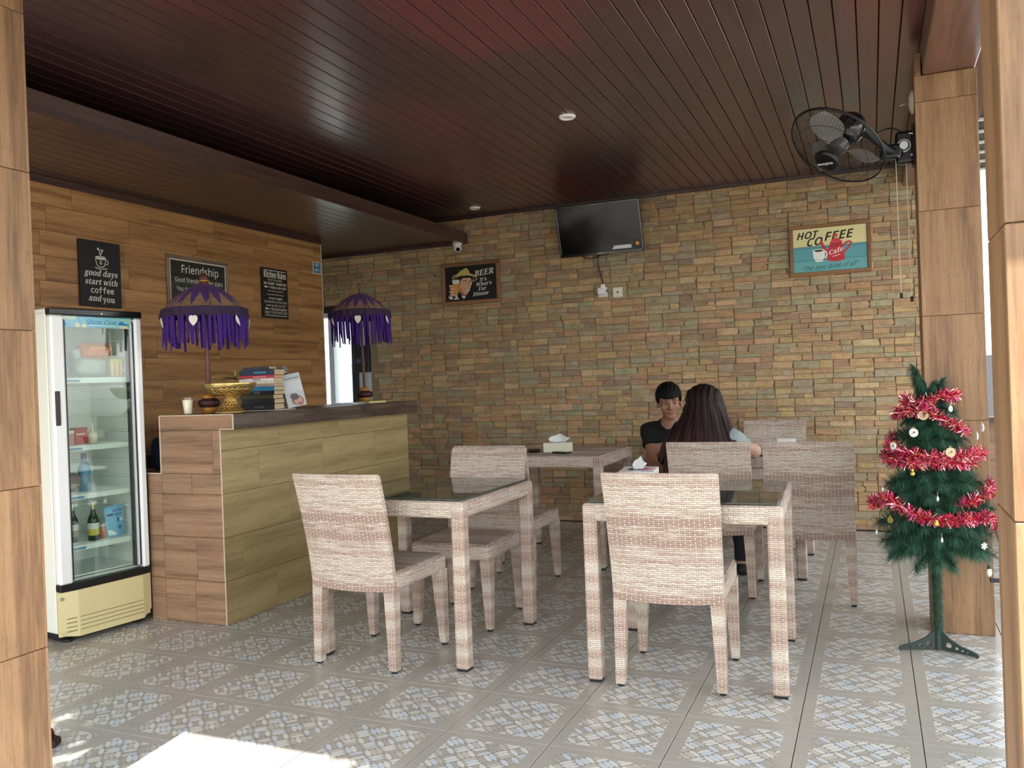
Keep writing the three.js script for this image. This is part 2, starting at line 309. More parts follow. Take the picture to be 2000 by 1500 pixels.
// ---------------------------------------------------------------- ceiling of varnished planks, dropped soffit
{
  const ceiling = struct('ceiling', boxUV(new THREE.BoxGeometry(6.3, 0.06, 5.85).translate(0.05, 2.885, -1.66)), M.darkGap);
  const L = 5.68, pitch = 0.0931;
  for (let i = 0; i < 63; i++) { const m = part(ceiling, 'plank', boxUV(cbox(pitch - 0.0045, 0.016, L, 0.0024), rnd() * 0.3, -i * pitch, true), M.ceil); m.position.set(2.9 - i * pitch, 2.838 + (hash(i, 3, 3) - 0.5) * 0.001, -4.45 + L / 2); m.rotation.z = (hash(i, 5, 5) - 0.5) * 0.012; }
  part(ceiling, 'edge_trim', boxUV(cbox(5.8, 0.03, 0.022, 0.004).translate(0.05, 2.817, ZW + 0.018), 0, 0), M.plank);
  const soffit = struct('ceiling_soffit', boxUV(new THREE.BoxGeometry(2.1, 0.03, 5.68).translate(-1.86, 2.64, -1.61)), M.darkGap);
  part(soffit, 'fascia', boxUV(cbox(0.05, 0.105, 5.66, 0.004).translate(-0.79, 2.622, -1.615), 0.3, 0.1), M.plank);
  part(soffit, 'margin_board', boxUV(cbox(0.07, 0.016, 5.66, 0.003).translate(-0.853, 2.596, -1.615), 0.7, 0.2, true), M.plank);
  const sv = [0, 1, 2].map((k) => boxUV(cbox(0.0885, 0.014, 5.66, 0.002), 0.2 + k * 0.41, k * 0.11, true));
  for (let i = 0; i < 22; i++) { const m = part(soffit, 'plank', sv[hash(i, 9, 2) * 3 | 0], M.plank); m.position.set(-0.936 - i * 0.0925, 2.608, -1.615); }
  struct('trim_1', boxUV(cbox(0.03, 0.045, 4.8, 0.004).translate(-1.838, 2.58, -1.22)), M.plank);
  struct('trim_2', boxUV(cbox(2.0, 0.035, 0.025, 0.004).translate(-1.8, 2.585, ZW + 0.02)), M.plank);
  // beam over the pillars, roof slab and eave
  struct('beam', boxUV(cbox(0.225, 0.26, 5.7, 0.006).translate(3.058, 2.786, -1.6), 0, 0, true), M.beam);
  struct('roof', boxUV(new THREE.BoxGeometry(6.6, 0.06, 5.95).translate(0.1, 2.95, -1.63)), plain('#6b4a38', 0.8));
  struct('roof_eave', boxUV(new THREE.BoxGeometry(6.9, 0.05, 0.72).rotateX(0.72).translate(0.1, 2.665, 1.50)), plain('#6b4a38', 0.8));
}
// ---------------------------------------------------------------- tiled pillars
function pillar(name, x0, x1, z0, z1, joints, top, mat, label) {
  const p = struct(name, boxUV(new THREE.BoxGeometry(x1 - x0 - 0.016, top, z1 - z0 - 0.016).translate((x0 + x1) / 2, top / 2, (z0 + z1) / 2)), M.grout, label);
  for (let i = 0; i < joints.length - 1; i++) {
    const y = (joints[i] + joints[i + 1]) / 2, h = joints[i + 1] - joints[i] - 0.002, w = x1 - x0, d = z1 - z0;
    for (const [px, pz, ww, ry] of [[(x0 + x1) / 2, z1 - 0.005, w, 0], [(x0 + x1) / 2, z0 + 0.005, w, 0], [x0 + 0.005, (z0 + z1) / 2, d - 0.02, 1], [x1 - 0.005, (z0 + z1) / 2, d - 0.02, 1]]) {
      const g = boxUV(cbox(ww - 0.001, h, 0.01, 0.0015), rnd() * 4, rnd() * 4, true), m = part(p, 'tile', g, mat);
      m.position.set(px, y, pz); if (ry) m.rotation.y = Math.PI / 2;
    }
  }
  return p;
}
pillar('pillar', 2.91, 3.175, -2.0, -1.75, [0, 0.51, 1.01, 1.51, 2.01, 2.53, 2.655], 2.655, M.pillar);
{ const s = part(scene.getObjectByName('pillar'), 'tile', boxUV(cbox(0.03, 0.11, 0.25, 0.002), 0.4, 0.2, true), M.pillar); s.position.set(2.926, 2.71, -1.875); }
pillar('column_left', 0.11, 0.33, 0.925, 1.145, [0, 0.513, 1.008, 1.482, 1.965, 2.45, 2.85], 2.85, M.pillar);
pillar('column_right', 2.885, 3.105, 0.962, 1.182, [0, 0.535, 1.018, 1.50, 1.98, 2.46, 2.655], 2.655, M.pillar);

// ---------------------------------------------------------------- doorway at the far left of the back wall
{
  const d = struct('door_1', null), al = plain('#cdd6e2', 0.35), dk = plain('#15161a', 0.5);
  part(d, 'frame', join([cbox(0.06, 2.03, 0.07).translate(-2.36, 1.015, ZW - 0.06), cbox(0.05, 2.03, 0.07).translate(-1.91, 1.015, ZW - 0.06), cbox(0.87, 0.05, 0.07).translate(-2.317, 2.005, ZW - 0.06), cbox(0.05, 2.03, 0.07).translate(-2.725, 1.015, ZW - 0.06)]), al);
  part(d, 'mullion', cbox(0.062, 1.98, 0.06).translate(-2.09, 0.99, ZW - 0.055), dk, 'black upright of the doorway');
  part(d, 'pane', cbox(0.24, 1.98, 0.005, 0.001).translate(-2.215, 0.99, ZW - 0.06), M.glass);
  part(d, 'panel', cbox(0.13, 1.98, 0.03, 0.002).translate(-1.997, 0.99, ZW - 0.07), plain('#c9ccd4', 0.5));
  part(d, 'lintel', boxUV(cbox(0.87, 0.06, 0.03, 0.003).translate(-2.317, 2.055, ZW + 0.01)), plain('#2b1d1c', 0.5));
  struct('wall_neighbour', boxUV(new THREE.BoxGeometry(0.3, 2.4, 5).translate(-5.0, 1.2, -9)), plain('#dfe1e6', 0.8));
}
// ---------------------------------------------------------------- open side on the right: battened roof, bar wall, grey wall
{
  const r = struct('roof_side', boxUV(new THREE.BoxGeometry(1.5, 0.05, 7.1).translate(3.93, 3.035, -2.35)), plain('#17120f', 0.7));
  for (let i = 0; i < 20; i++) part(r, 'batten', cbox(1.45, 0.022, 0.022, 0.003).translate(3.94, 3.0, -5.85 + i * 0.35), plain('#e9ecef', 0.6));
  const w = struct('wall_bar', boxUV(new THREE.BoxGeometry(1.6, 0.85, 0.14).translate(4.0, 0.425, -4.4)), M.brown);
  part(w, 'top', boxUV(cbox(1.64, 0.03, 0.2).translate(4.0, 0.865, -4.38)), M.darkTop);
  struct('wall_grey', boxUV(new THREE.BoxGeometry(4, 1.35, 0.15).translate(5.2, 0.675, -6.2)), plain('#8d9299', 0.9));
}
// ---------------------------------------------------------------- wicker
function weave(s, rows, cols, streak, tone, bias) { // covers 0.32 x 0.32 m
  const cream = [0.65, 0.575, 0.485], pink = [0.39, 0.265, 0.215], mid = [0.525, 0.405, 0.33], warpC = [0.70, 0.635, 0.545], gap = [0.15, 0.10, 0.075];
  const band = [], own = [];
  for (let r = 0; r < rows; r++) { band.push(fbm(0.3, r / rows, 3, 8, s, 3)); own.push(hash(r, 3, s) - 0.5); }
  const at = (u, v) => {
    const x = u * cols, c = Math.floor(x), fu = x - c, y = v * rows + 0.07 * Math.sin(Math.PI * 2 * u * cols * 0.5), r = Math.floor(y), fv = y - r, over = mod(r + c, 2) === 0;
    const t = clamp((band[mod(r, rows)] - 0.5) * tone + 0.42 + bias + own[mod(r, rows)] * 0.35 + (fbm(u, mod(r, rows) / rows, 6, rows, s + 7, 2) - 0.5) * streak);
    const e = Math.sin(Math.PI * fv), w = Math.abs(fu - 0.5);
    if (!over && w < 0.13) return [mix3(warpC, mid, 0.35 * hash(c, r, s)), 0.7 + 0.3 * (1 - w / 0.13)];
    const h = (over ? 0.55 + 0.45 * Math.sin(Math.PI * fu) : 0.32 + 0.2 * w) * Math.pow(e, 0.5);
    let col = t < 0.5 ? mix3(cream, mid, t * 2) : mix3(mid, pink, t * 2 - 1);
    col = mix3(col, gap, fv < 0.1 ? 0.7 : fv > 0.93 ? 0.35 : !over && w < 0.2 ? 0.75 : 0);
    return [col, fv < 0.1 ? h * 0.3 : h];
  };
  return { map: dataTex(1024, 1024, (u, v) => at(u, v)[0], 0.32, 0.32), bump: dataTex(1024, 1024, (u, v) => at(u, v)[1], 0.32, 0.32, false) };
}
const wBack = weave(31, 38, 16, 1.5, 2.8, 0.2), wLeg = weave(63, 40, 20, 0.4, 2.4, -0.06);
M.weave = std({ map: wBack.map, bumpMap: wBack.bump, bumpScale: 0.0035, roughness: 0.62 });
M.weaveLeg = std({ map: wLeg.map, bumpMap: wLeg.bump, bumpScale: 0.003, roughness: 0.62 });
M.rubber = plain('#141414', 0.7);
const legPart = (t, p, q, a, b) => {
  const g = boxUV(bar(p, q, a[0], a[1], b[0], b[1]), rnd(), rnd());
  const l = part(t, 'leg', g, M.weaveLeg), y = Math.min(p[1], q[1]), o = p[1] < q[1] ? p : q;
  part(l, 'foot', cyl(0.015, 0.013, 0.012, 14).translate(o[0], y - 0.006 + 0.0005, o[2]), M.rubber, 'black rubber foot'); return l;
};
// chair: origin on the floor under the seat, facing +z, back at z = -0.22
function makeChair(label) {
  const t = thing('dining_chair', label, 'chair', [0, 0, 0], 0, 'wicker dining chairs');
  const H = 0.90, Y0 = 0.365;
  const zc = (v) => -0.222 - 0.112 * Math.pow(v, 1.45), wv = (v) => 0.224 + 0.007 * v, bow = (u, v) => -0.020 * (1 - Math.pow(2 * u - 1, 2)) * (0.35 + 0.65 * v);
  const top = (u, v) => Y0 + (H - Y0) * v - 0.012 * (1 - Math.pow(2 * u - 1, 2)) * Math.pow(1 - v, 4);
  const fr = (th) => (u, v) => { const k = 2 * u - 1, ed = Math.pow(Math.abs(k), 8), te = sstep(0.965, 1, v); return [k * wv(v) - k * 0.004 * te, top(u, v) - 0.006 * te * (th > 0 ? 1 : 1), zc(v) + bow(u, v) + th * (1 - 0.35 * ed) * (1 - 0.55 * te)]; };
  part(t, 'backrest', slab(22, 34, fr(0.017), fr(-0.017), (u, v) => [u * 0.46 + 0.03, v * (H - Y0)]), M.weave);
  const seat = rbox(0.448, 0.085, 0.45, 0.022, 4).translate(0, 0.4025, 0.012);
  part(t, 'seat', boxUV(seat, 0.1, 0.05), M.weave);
  for (const s of [-1, 1]) {
    legPart(t, [s * 0.206, 0.012, -0.222], [s * 0.196, 0.38, -0.21], [0.037, 0.037], [0.056, 0.05]);
    legPart(t, [s * 0.208, 0.012, 0.212], [s * 0.198, 0.375, 0.2], [0.034, 0.034], [0.06, 0.056]);
  }
  return t;
}
const chairA = makeChair('wicker chair nearest the bar counter, its back to the viewer, below the dining table');
function seatAt(first, x, z, turn, label) { if (first) { chairA.position.set(x, 0, z); chairA.rotation.set(0, turn, 0); chairA.userData.label = label; } else copy(chairA, [x, 0, z], turn, label); }
seatAt(1, 0.50, -0.715, Math.PI - 0.045, 'wicker chair in front of the glass-topped table beside the bar, its back to the viewer');
seatAt(0, 1.885, -0.862, Math.PI + 0.035, 'nearest wicker chair, its back to the viewer, pushed under the middle glass-topped table');
seatAt(0, 0.632, -1.385, 0.02, 'wicker chair on the far side of the glass-topped table by the bar, facing the viewer');
seatAt(0, 0.566, -2.18, Math.PI, 'wicker chair pushed under the bare wicker table by the wall, mostly hidden behind another chair');
seatAt(0, 1.815, -2.365, Math.PI + 0.02, 'wicker chair in which the long-haired woman sits');
seatAt(0, 2.345, -2.345, Math.PI + 0.02, 'empty wicker chair right of the long-haired woman, its back to the viewer');
seatAt(0, 1.215, -3.72, 0.05, 'wicker chair under the boy in the black shirt, by the stone wall');
seatAt(0, 1.975, -3.78, 0, 'empty wicker chair facing the viewer behind the woman, by the stone wall');

// ---------------------------------------------------------------- tables
M.tableGlass = std({ c: '#454d43', roughness: 0.025, ior: 1.52, specularIntensity: 1 });
M.glassEdge = plain('#0e1714', 0.08);
function makeTable(name, label, group) {
  const t = thing(name, label, 'table', [0, 0, 0], 0, group), S = 0.805, H = 0.752, ap = 0.075, w = 0.062;
  const f = [];
  for (const s of [-1, 1]) f.push(boxUV(rbox(S - 0.006, ap, 0.05, 0.012).translate(0, H - ap / 2 - 0.0015, s * (S / 2 - 0.0265)), 0.1 + s * 0.05, 0.03), boxUV(rbox(0.05, ap - 0.002, S - 0.008, 0.012).translate(s * (S / 2 - 0.027), H - ap / 2 - 0.002, 0), 0.2, 0.13));
  part(t, 'apron', join(f), M.weave);
  for (const sx of [-1, 1]) for (const sz of [-1, 1]) {
    const g = boxUV(rbox(w, H - 0.012, w, 0.012, 3).translate(sx * (S / 2 - w / 2), (H - 0.012) / 2 + 0.009, sz * (S / 2 - w / 2)), rnd(), rnd());
    const l = part(t, 'leg', g, M.weaveLeg); part(l, 'foot', cbox(w * 0.86, 0.01, w * 0.86, 0.002).translate(sx * (S / 2 - w / 2), 0.005, sz * (S / 2 - w / 2)), M.rubber, 'black rubber foot');
  }
  return t;
}
function glassTop(t) { part(t, 'glass_top', rbox(0.765, 0.008, 0.765, 0.003, 2).translate(0, 0.7565, 0), M.tableGlass, 'dark glass pane on the tabletop'); part(t, 'panel', cbox(0.72, 0.012, 0.72).translate(0, 0.744, 0), plain('#5a5044', 0.7)); }
const tA = makeTable('dining_table', 'square wicker table with dark glass top beside the bar counter', 'wicker tables'); glassTop(tA);
tA.position.set(0.614, 0, -0.99); tA.rotation.y = -0.02;
copy(tA, [1.927, 0, -1.05], 0.045, 'square wicker table with glass top in the middle, a white tissue box on it');
copy(tA, [1.88, 0, -3.045], 0.005, 'wicker table at which the boy and the woman sit');
const tB = makeTable('wicker_table', 'bare wicker table by the stone wall with a cream tissue box on it', 'wicker tables');
part(tB, 'woven_top', boxUV(rbox(0.77, 0.02, 0.77, 0.006, 2).translate(0, 0.743, 0), 0.07, 0.02), M.weave); tB.position.set(0.615, 0, -3.03);

// ---------------------------------------------------------------- bar counter
{
  const X1 = -0.583, X0 = -1.012, Z1 = -0.864, Z0 = -2.88, yt = 1.066;
  const c = thing('bar_counter', 'bar counter clad in wood-look tiles, reddish on its near end and olive along the front', 'counter', [0, 0, 0]);
  part(c, 'body', join([boxUV(new THREE.BoxGeometry(X1 - X0 - 0.02, yt, Z1 - Z0 - 0.02).translate((X0 + X1) / 2, yt / 2, (Z0 + Z1) / 2)), boxUV(new THREE.BoxGeometry(0.11, 0.815, 0.3).translate(-1.06, 0.408, Z1 - 0.162))]), plain('#8d7a58', 0.9));
  clad(c, -Z1, -Z0, 0, yt, 0.62, 0.238, (r) => [0.3, 0.75, 0.05, 0.5, 0.2][r % 5], M.olive, (m, u, v) => { m.rotation.y = Math.PI / 2; m.position.set(X1 - 0.0045, v, -u); });
  clad(c, X0, X1, 0, 0.826, 0.62, 0.238, (r) => [0.65, 0.62, 0.1, 0.65][r % 4], M.brown, (m, u, v) => m.position.set(u, v, Z1 - 0.0045));
  clad(c, X0, X1, 0.826, yt, 0.62, 0.238, (r) => 0.4, M.brown, (m, u, v) => m.position.set(u, v, Z1 - 0.0045));
  clad(c, -1.118, X0, 0, 0.826, 0.62, 0.238, (r) => 0.1, M.brown, (m, u, v) => m.position.set(u, v, Z1 - 0.0045));
  part(c, 'edge_strip', join([cbox(0.006, yt, 0.006, 0.001).translate(X1 - 0.001, yt / 2, Z1 - 0.001), cbox(0.11, 0.006, 0.012, 0.001).translate(-1.066, 0.826, Z1 - 0.003), cbox(0.008, 0.24, 0.012, 0.001).translate(X0, 0.945, Z1 - 0.003)]), plain('#c9b7a2', 0.6), 'pale edge trim');
  const k = thing('countertop', 'counter slab edged in dark wood-look tiles on top of the bar', 'countertop', [0, 0, 0]);
  part(k, 'edge_strip', join([cbox(0.52, 0.006, 0.008, 0.001).translate(-0.75, 1.149, Z1 + 0.0005), cbox(0.096, 0.005, 0.006, 0.001).translate(-0.538, 1.069, Z1 - 0.001), cbox(0.006, 0.082, 0.006, 0.001).translate(-0.492, 1.11, Z1 - 0.001), cbox(0.008, 0.08, 0.012, 0.001).translate(X0, 1.108, Z1 - 0.003)]), plain('#c9b7a2', 0.6), 'pale edge trim');
  part(k, 'slab', boxUV(new THREE.BoxGeometry(0.512, 0.072, Z1 - Z0 - 0.012).translate(-0.752, 1.105, (Z0 + Z1) / 2)), M.grout);
  for (let i = 0; i < 4; i++) { const a = Z1 - i * 0.62, b = Math.max(a - 0.62, Z0), L = a - b; if (L < 0.03) continue;
    const e = part(k, 'tile', boxUV(cbox(L - 0.003, 0.084, 0.009, 0.0012), i * 0.31, i * 0.09), M.darkTop, 'dark brown edge tile'); e.rotation.y = Math.PI / 2; e.position.set(-0.4945, 1.108, (a + b) / 2);
    const q = part(k, 'tile', boxUV(cbox(0.513, 0.009, L - 0.003, 0.0012), i * 0.21, i * 0.13, true), M.darkTop); q.position.set(-0.7505, 1.1455, (a + b) / 2); }
  const e = part(k, 'tile', boxUV(cbox(0.513, 0.084, 0.009, 0.0012), 0.2, 0.1), M.brown, 'reddish end tile'); e.position.set(-0.7505, 1.108, Z1 - 0.0045);
  const f = part(k, 'tile', boxUV(cbox(0.513, 0.084, 0.009, 0.0012), 0.6, 0.1), M.darkTop); f.position.set(-0.7505, 1.108, Z0 + 0.0045);
}
// ---------------------------------------------------------------- signs
function sign(name, label, [x, y, z], turn, w, h, t, frameW, frameMat, draw, pw = 512, group) {
  const s = thing(name, label, 'sign', [x, y, z], turn, group), k = pw / w;
  if (frameW > 0) for (const [fw, fh, fx, fy] of [[w, frameW, 0, h / 2 - frameW / 2], [w, frameW, 0, -h / 2 + frameW / 2], [frameW, h - 2 * frameW, -w / 2 + frameW / 2, 0], [frameW, h - 2 * frameW, w / 2 - frameW / 2, 0]]) part(s, 'frame', boxUV(cbox(fw, fh, t, 0.003).translate(fx, fy, t / 2), rnd(), rnd(), fh > fw), frameMat);
  const iw = w - 2 * frameW, ih = h - 2 * frameW, bt = frameW > 0 ? t * 0.55 : t;
  part(s, 'board', cbox(iw, ih, bt, 0.002).translate(0, 0, bt / 2), plain('#17181a', 0.6));
  const tex = canvasTex(Math.round(iw * k), Math.round(ih * k), draw);
  part(s, 'print', printPlane(iw - 0.004, ih - 0.004).translate(0, 0, bt + 0.0006), std({ map: tex, roughness: 0.55 }), 'printed face');
  return s;
}
const text = (c, s, x, y, size, font = 'sans-serif', style = '', color = '#e9e6da', align = 'center', maxW) => { c.font = `${style} ${size}px ${font}`; c.fillStyle = color; c.textAlign = align; c.textBaseline = 'middle'; c.fillText(s, x, y, maxW); };
const XL = -1.851;
sign('wall_sign', 'black board with a steaming cup above the words good days start with coffee and you', [XL, 2.052, -1.232], Math.PI / 2, 0.312, 0.418, 0.02, 0, null, (c, w, h) => {
  c.fillStyle = '#15171b'; c.fillRect(0, 0, w, h); c.strokeStyle = '#e6e2d2'; c.lineWidth = w * 0.017; c.lineCap = 'round'; c.lineJoin = 'round';
  const m = w / 2; c.beginPath(); c.moveTo(m - 62, 170); c.quadraticCurveTo(m - 60, 262, m - 18, 268); c.lineTo(m + 22, 268); c.quadraticCurveTo(m + 62, 258, m + 62, 170); c.closePath(); c.stroke();
  c.beginPath(); c.ellipse(m, 172, 62, 16, 0, 0, 7); c.stroke(); c.fillStyle = '#d9d5c6'; c.beginPath(); c.ellipse(m + 6, 178, 46, 8, 0.05, 0, 7); c.fill();
  c.beginPath(); c.arc(m + 72, 212, 24, -1.4, 1.7); c.stroke(); c.beginPath(); c.ellipse(m + 4, 276, 74, 12, 0, 0.2, 3.0); c.stroke(); c.beginPath(); c.arc(m + 4, 222, 14, 0.4, 5.2); c.stroke();
  c.beginPath(); c.moveTo(m - 2, 142); c.bezierCurveTo(m - 26, 108, m + 4, 96, m - 22, 76); c.stroke(); c.beginPath(); c.arc(m - 28, 80, 9, 0, 7); c.stroke(); c.beginPath(); c.moveTo(m + 6, 142); c.bezierCurveTo(m - 6, 116, m + 40, 108, m + 24, 84); c.stroke(); c.beginPath(); c.arc(m + 20, 92, 10, 0, 7); c.stroke();
  const S = 84; text(c, 'good days', m, 338, S, 'serif', 'italic bold'); text(c, 'start with', m, 430, S, 'serif', 'italic bold'); text(c, 'coffee', m + 10, 518, S, 'monospace', 'bold'); text(c, 'and', m - 92, 604, S, 'serif', 'italic bold'); text(c, 'you', m + 88, 610, S * 1.02, 'serif', 'bold');
});
const greyWood = std({ map: texDark, color: new THREE.Color(3.0, 3.0, 2.9), roughness: 0.8 });
sign('wall_sign', 'chalkboard headed Friendship in a weathered grey frame behind the purple parasol', [XL, 2.03, -2.102], Math.PI / 2, 0.615, 0.45, 0.018, 0.024, greyWood, (c, w, h) => {
  c.fillStyle = '#1d211f'; c.fillRect(0, 0, w, h); for (let i = 0; i < 40; i++) { c.fillStyle = `rgba(120,128,120,${0.05 + 0.1 * rnd()})`; c.fillRect(0, rnd() * h, w, 3 + rnd() * 12); }
  c.strokeStyle = '#d8cdb6'; c.lineWidth = 12; c.strokeRect(5, 5, w - 10, h - 10);
  text(c, 'Friendship', w * 0.53, h * 0.17, 92, 'sans-serif', ''); text(c, 'Good friends are like stars', w * 0.51, h * 0.37, 52, 'sans-serif', '', '#e9e6da', 'center', w * 0.86); text(c, "You don't always see them", w * 0.52, h * 0.53, 52, 'sans-serif', '', '#e9e6da', 'center', w * 0.82);
}, 700);
sign('wall_sign', 'tall narrow black board of white Kitchen Rules lettering', [XL, 2.066, -2.958], Math.PI / 2, 0.322, 0.408, 0.02, 0, null, (c, w, h) => {
  c.fillStyle = '#141414'; c.fillRect(0, 0, w, h); c.fillStyle = '#cfcabb'; c.fillRect(w * 0.06, h * 0.035, w * 0.88, 10); c.fillRect(w * 0.06, h * 0.95, w * 0.88, 10);
  const m = w / 2, W = w * 0.9; text(c, 'Kitchen Rules', m, h * 0.125, 118, 'sans-serif', 'bold', '#e6e2d4', 'center', W);
  const L = [['WASH YOUR HANDS', 40, ''], ["SAY 'PLEASE', 'THANK YOU'", 58, 'bold'], ['help set the table', 52, 'italic bold'], ['never have a mouth full', 36, ''], ['try one bite of everything', 36, ''], ['eat your veggies', 44, 'bold'], ['be thankful for this food', 54, ''], ['clean up after yourself', 48, ''], ['lick dessert plates', 54, 'italic bold'], ['ENJOY TOGETHER TIME', 56, '']];
  L.forEach(([s, z, st], i) => text(c, s, m + (i === 2 || i === 8 ? w * 0.12 : 0), h * (0.235 + i * 0.0735), z * 0.82, i === 2 || i === 8 ? 'serif' : 'sans-serif', st, '#e0dccd', 'center', i === 2 || i === 8 ? W * 0.7 : W));
  c.fillStyle = '#e0dccd'; for (const y of [0.382, 0.823]) { c.beginPath(); c.ellipse(w * 0.12, h * y, 26, 13, 0, 0, 7); c.fill(); c.fillRect(w * 0.12, h * y - 4, w * 0.17, 8); }
}, 512);
{ // wifi sticker
  const s = thing('wifi_sticker', 'small blue wifi sticker near the corner of the wood-look wall', 'sticker', [-1.8505, 2.345, -3.566], Math.PI / 2);
  part(s, 'backing', cbox(0.112, 0.104, 0.002, 0.0005).translate(0, 0, 0.001), plain('#dfe6ea', 0.4));
  part(s, 'print', printPlane(0.096, 0.092).translate(0, 0, 0.0026), std({ roughness: 0.35, map: canvasTex(128, 122, (c, w, h) => { c.fillStyle = '#2f6c98'; c.fillRect(0, 0, w, h); c.strokeStyle = '#cfe6f2'; c.lineWidth = 9; for (const r of [16, 32, 48]) { c.beginPath(); c.arc(w / 2, 58, r, Math.PI * 1.2, Math.PI * 1.8); c.stroke(); } text(c, 'WiFi', w / 2, 88, 46, 'sans-serif', 'bold', '#bfe0f0'); }) }));
}
const pinkWood = std({ map: texPillar, color: new THREE.Color(1.05, 0.95, 1.0), roughness: 0.7 }), tanWood = std({ map: texPillar, color: new THREE.Color(1.05, 0.95, 0.85), roughness: 0.7 });
sign('wall_sign', 'pink-framed black sign of a man in a hat raising a glass of beer', [-0.748, 2.204, ZW + 0.006], 0, 0.604, 0.396, 0.022, 0.036, pinkWood, (c, w, h) => {
  c.fillStyle = '#15171c'; c.fillRect(0, 0, w, h); c.strokeStyle = '#3a1d22'; c.lineWidth = 10; c.strokeRect(0, 0, w, h);
  const P = (pts, f) => { c.fillStyle = f; c.beginPath(); pts.forEach(([x, y], i) => (i ? c.lineTo(x * w, y * h) : c.moveTo(x * w, y * h))); c.closePath(); c.fill(); };
  const E = (x, y, a, b, r, f) => { c.fillStyle = f; c.beginPath(); c.ellipse(x * w, y * h, a * w, b * h, r, 0, 7); c.fill(); };
  E(0.385, 0.345, 0.245, 0.125, 0.1, '#7d7f52'); E(0.385, 0.335, 0.235, 0.1, 0.1, '#4b4a33'); P([[0.26, 0.3], [0.3, 0.62], [0.32, 0.4], [0.5, 0.33], [0.53, 0.42], [0.55, 0.3], [0.4, 0.22]], '#1d1613');
  P([[0.3, 0.42], [0.35, 0.34], [0.5, 0.35], [0.53, 0.48], [0.5, 0.62], [0.47, 0.74], [0.4, 0.86], [0.34, 0.83], [0.27, 0.72], [0.28, 0.55]], '#e2b08c'); P([[0.47, 0.45], [0.53, 0.48], [0.5, 0.62], [0.47, 0.74], [0.45, 0.7], [0.48, 0.58]], '#f2d2b6'); P([[0.3, 0.6], [0.36, 0.75], [0.4, 0.86], [0.34, 0.83], [0.27, 0.72]], '#c98e6c');
  P([[0.25, 0.2], [0.38, 0.07], [0.43, 0.05], [0.47, 0.12], [0.5, 0.25], [0.36, 0.27], [0.2, 0.28]], '#d8c56a'); P([[0.14, 0.31], [0.22, 0.245], [0.36, 0.24], [0.5, 0.23], [0.62, 0.3], [0.58, 0.325], [0.46, 0.275], [0.3, 0.275]], '#cfc27a'); for (let i = 0; i < 60; i++) E(0.27 + rnd() * 0.2, 0.1 + rnd() * 0.14, 0.006, 0.008, 0, pick(['#b9a44a', '#9aa25a', '#e8dc98']));
  c.strokeStyle = '#d8cd92'; c.lineWidth = 4; c.beginPath(); c.ellipse(w * 0.385, h * 0.345, w * 0.245, h * 0.125, 0.1, 0, 7); c.stroke();
  c.strokeStyle = '#241812'; c.lineWidth = 6; c.beginPath(); c.moveTo(w * 0.35, h * 0.44); c.quadraticCurveTo(w * 0.39, h * 0.4, w * 0.43, h * 0.44); c.stroke(); c.beginPath(); c.moveTo(w * 0.47, h * 0.45); c.lineTo(w * 0.52, h * 0.45); c.stroke(); E(0.395, 0.475, 0.017, 0.02, 0, '#f2eee6'); E(0.397, 0.477, 0.009, 0.015, 0, '#2a211c'); E(0.492, 0.475, 0.012, 0.016, 0, '#2a211c');
  c.strokeStyle = '#a0653f'; c.lineWidth = 5; c.beginPath(); c.moveTo(w * 0.46, h * 0.47); c.lineTo(w * 0.49, h * 0.59); c.lineTo(w * 0.455, h * 0.61); c.stroke(); P([[0.38, 0.66], [0.44, 0.68], [0.48, 0.645], [0.46, 0.71], [0.42, 0.72]], '#f7f1ea'); c.strokeStyle = '#8e3a2c'; c.lineWidth = 4; c.beginPath(); c.moveTo(w * 0.37, h * 0.65); c.quadraticCurveTo(w * 0.43, h * 0.74, w * 0.485, h * 0.64); c.stroke();
  P([[0.25, 0.72], [0.33, 0.9], [0.36, 0.96], [0.4, 0.88], [0.3, 0.84]], '#efece6'); P([[0.14, 0.385], [0.28, 0.385], [0.26, 0.75], [0.225, 0.82], [0.2, 0.82], [0.165, 0.75]], '#e3a93a'); P([[0.135, 0.38], [0.285, 0.38], [0.27, 0.5], [0.15, 0.49]], '#f4efe2'); P([[0.19, 0.82], [0.235, 0.82], [0.235, 0.9], [0.27, 0.955], [0.15, 0.955], [0.19, 0.9]], '#dfe3e4');
  for (let i = 0; i < 4; i++) { E(0.13 + 0.012 * (i % 2), 0.56 + i * 0.085, 0.062, 0.042, 0.15, '#d79a76'); E(0.125 + 0.012 * (i % 2), 0.55 + i * 0.085, 0.055, 0.03, 0.15, '#ecc0a0'); } P([[0.06, 0.84], [0.12, 0.86], [0.15, 0.92], [0.1, 0.95], [0.06, 0.9]], '#efece6');
  c.save(); c.translate(w * 0.76, h * 0.22); c.rotate(-0.09); text(c, 'BEER', 0, 0, 76, 'serif', 'italic bold', '#f1eee4'); c.restore();
  [["It's", 0.74, 0.42], ["What's", 0.75, 0.55], ['For', 0.72, 0.69], ['Dinner', 0.69, 0.83]].forEach(([s, x, y]) => { c.save(); c.translate(w * x, h * y); c.rotate(-0.06); text(c, s, 0, 0, 48, 'serif', 'italic bold', '#efece2'); c.restore(); });
}, 620);
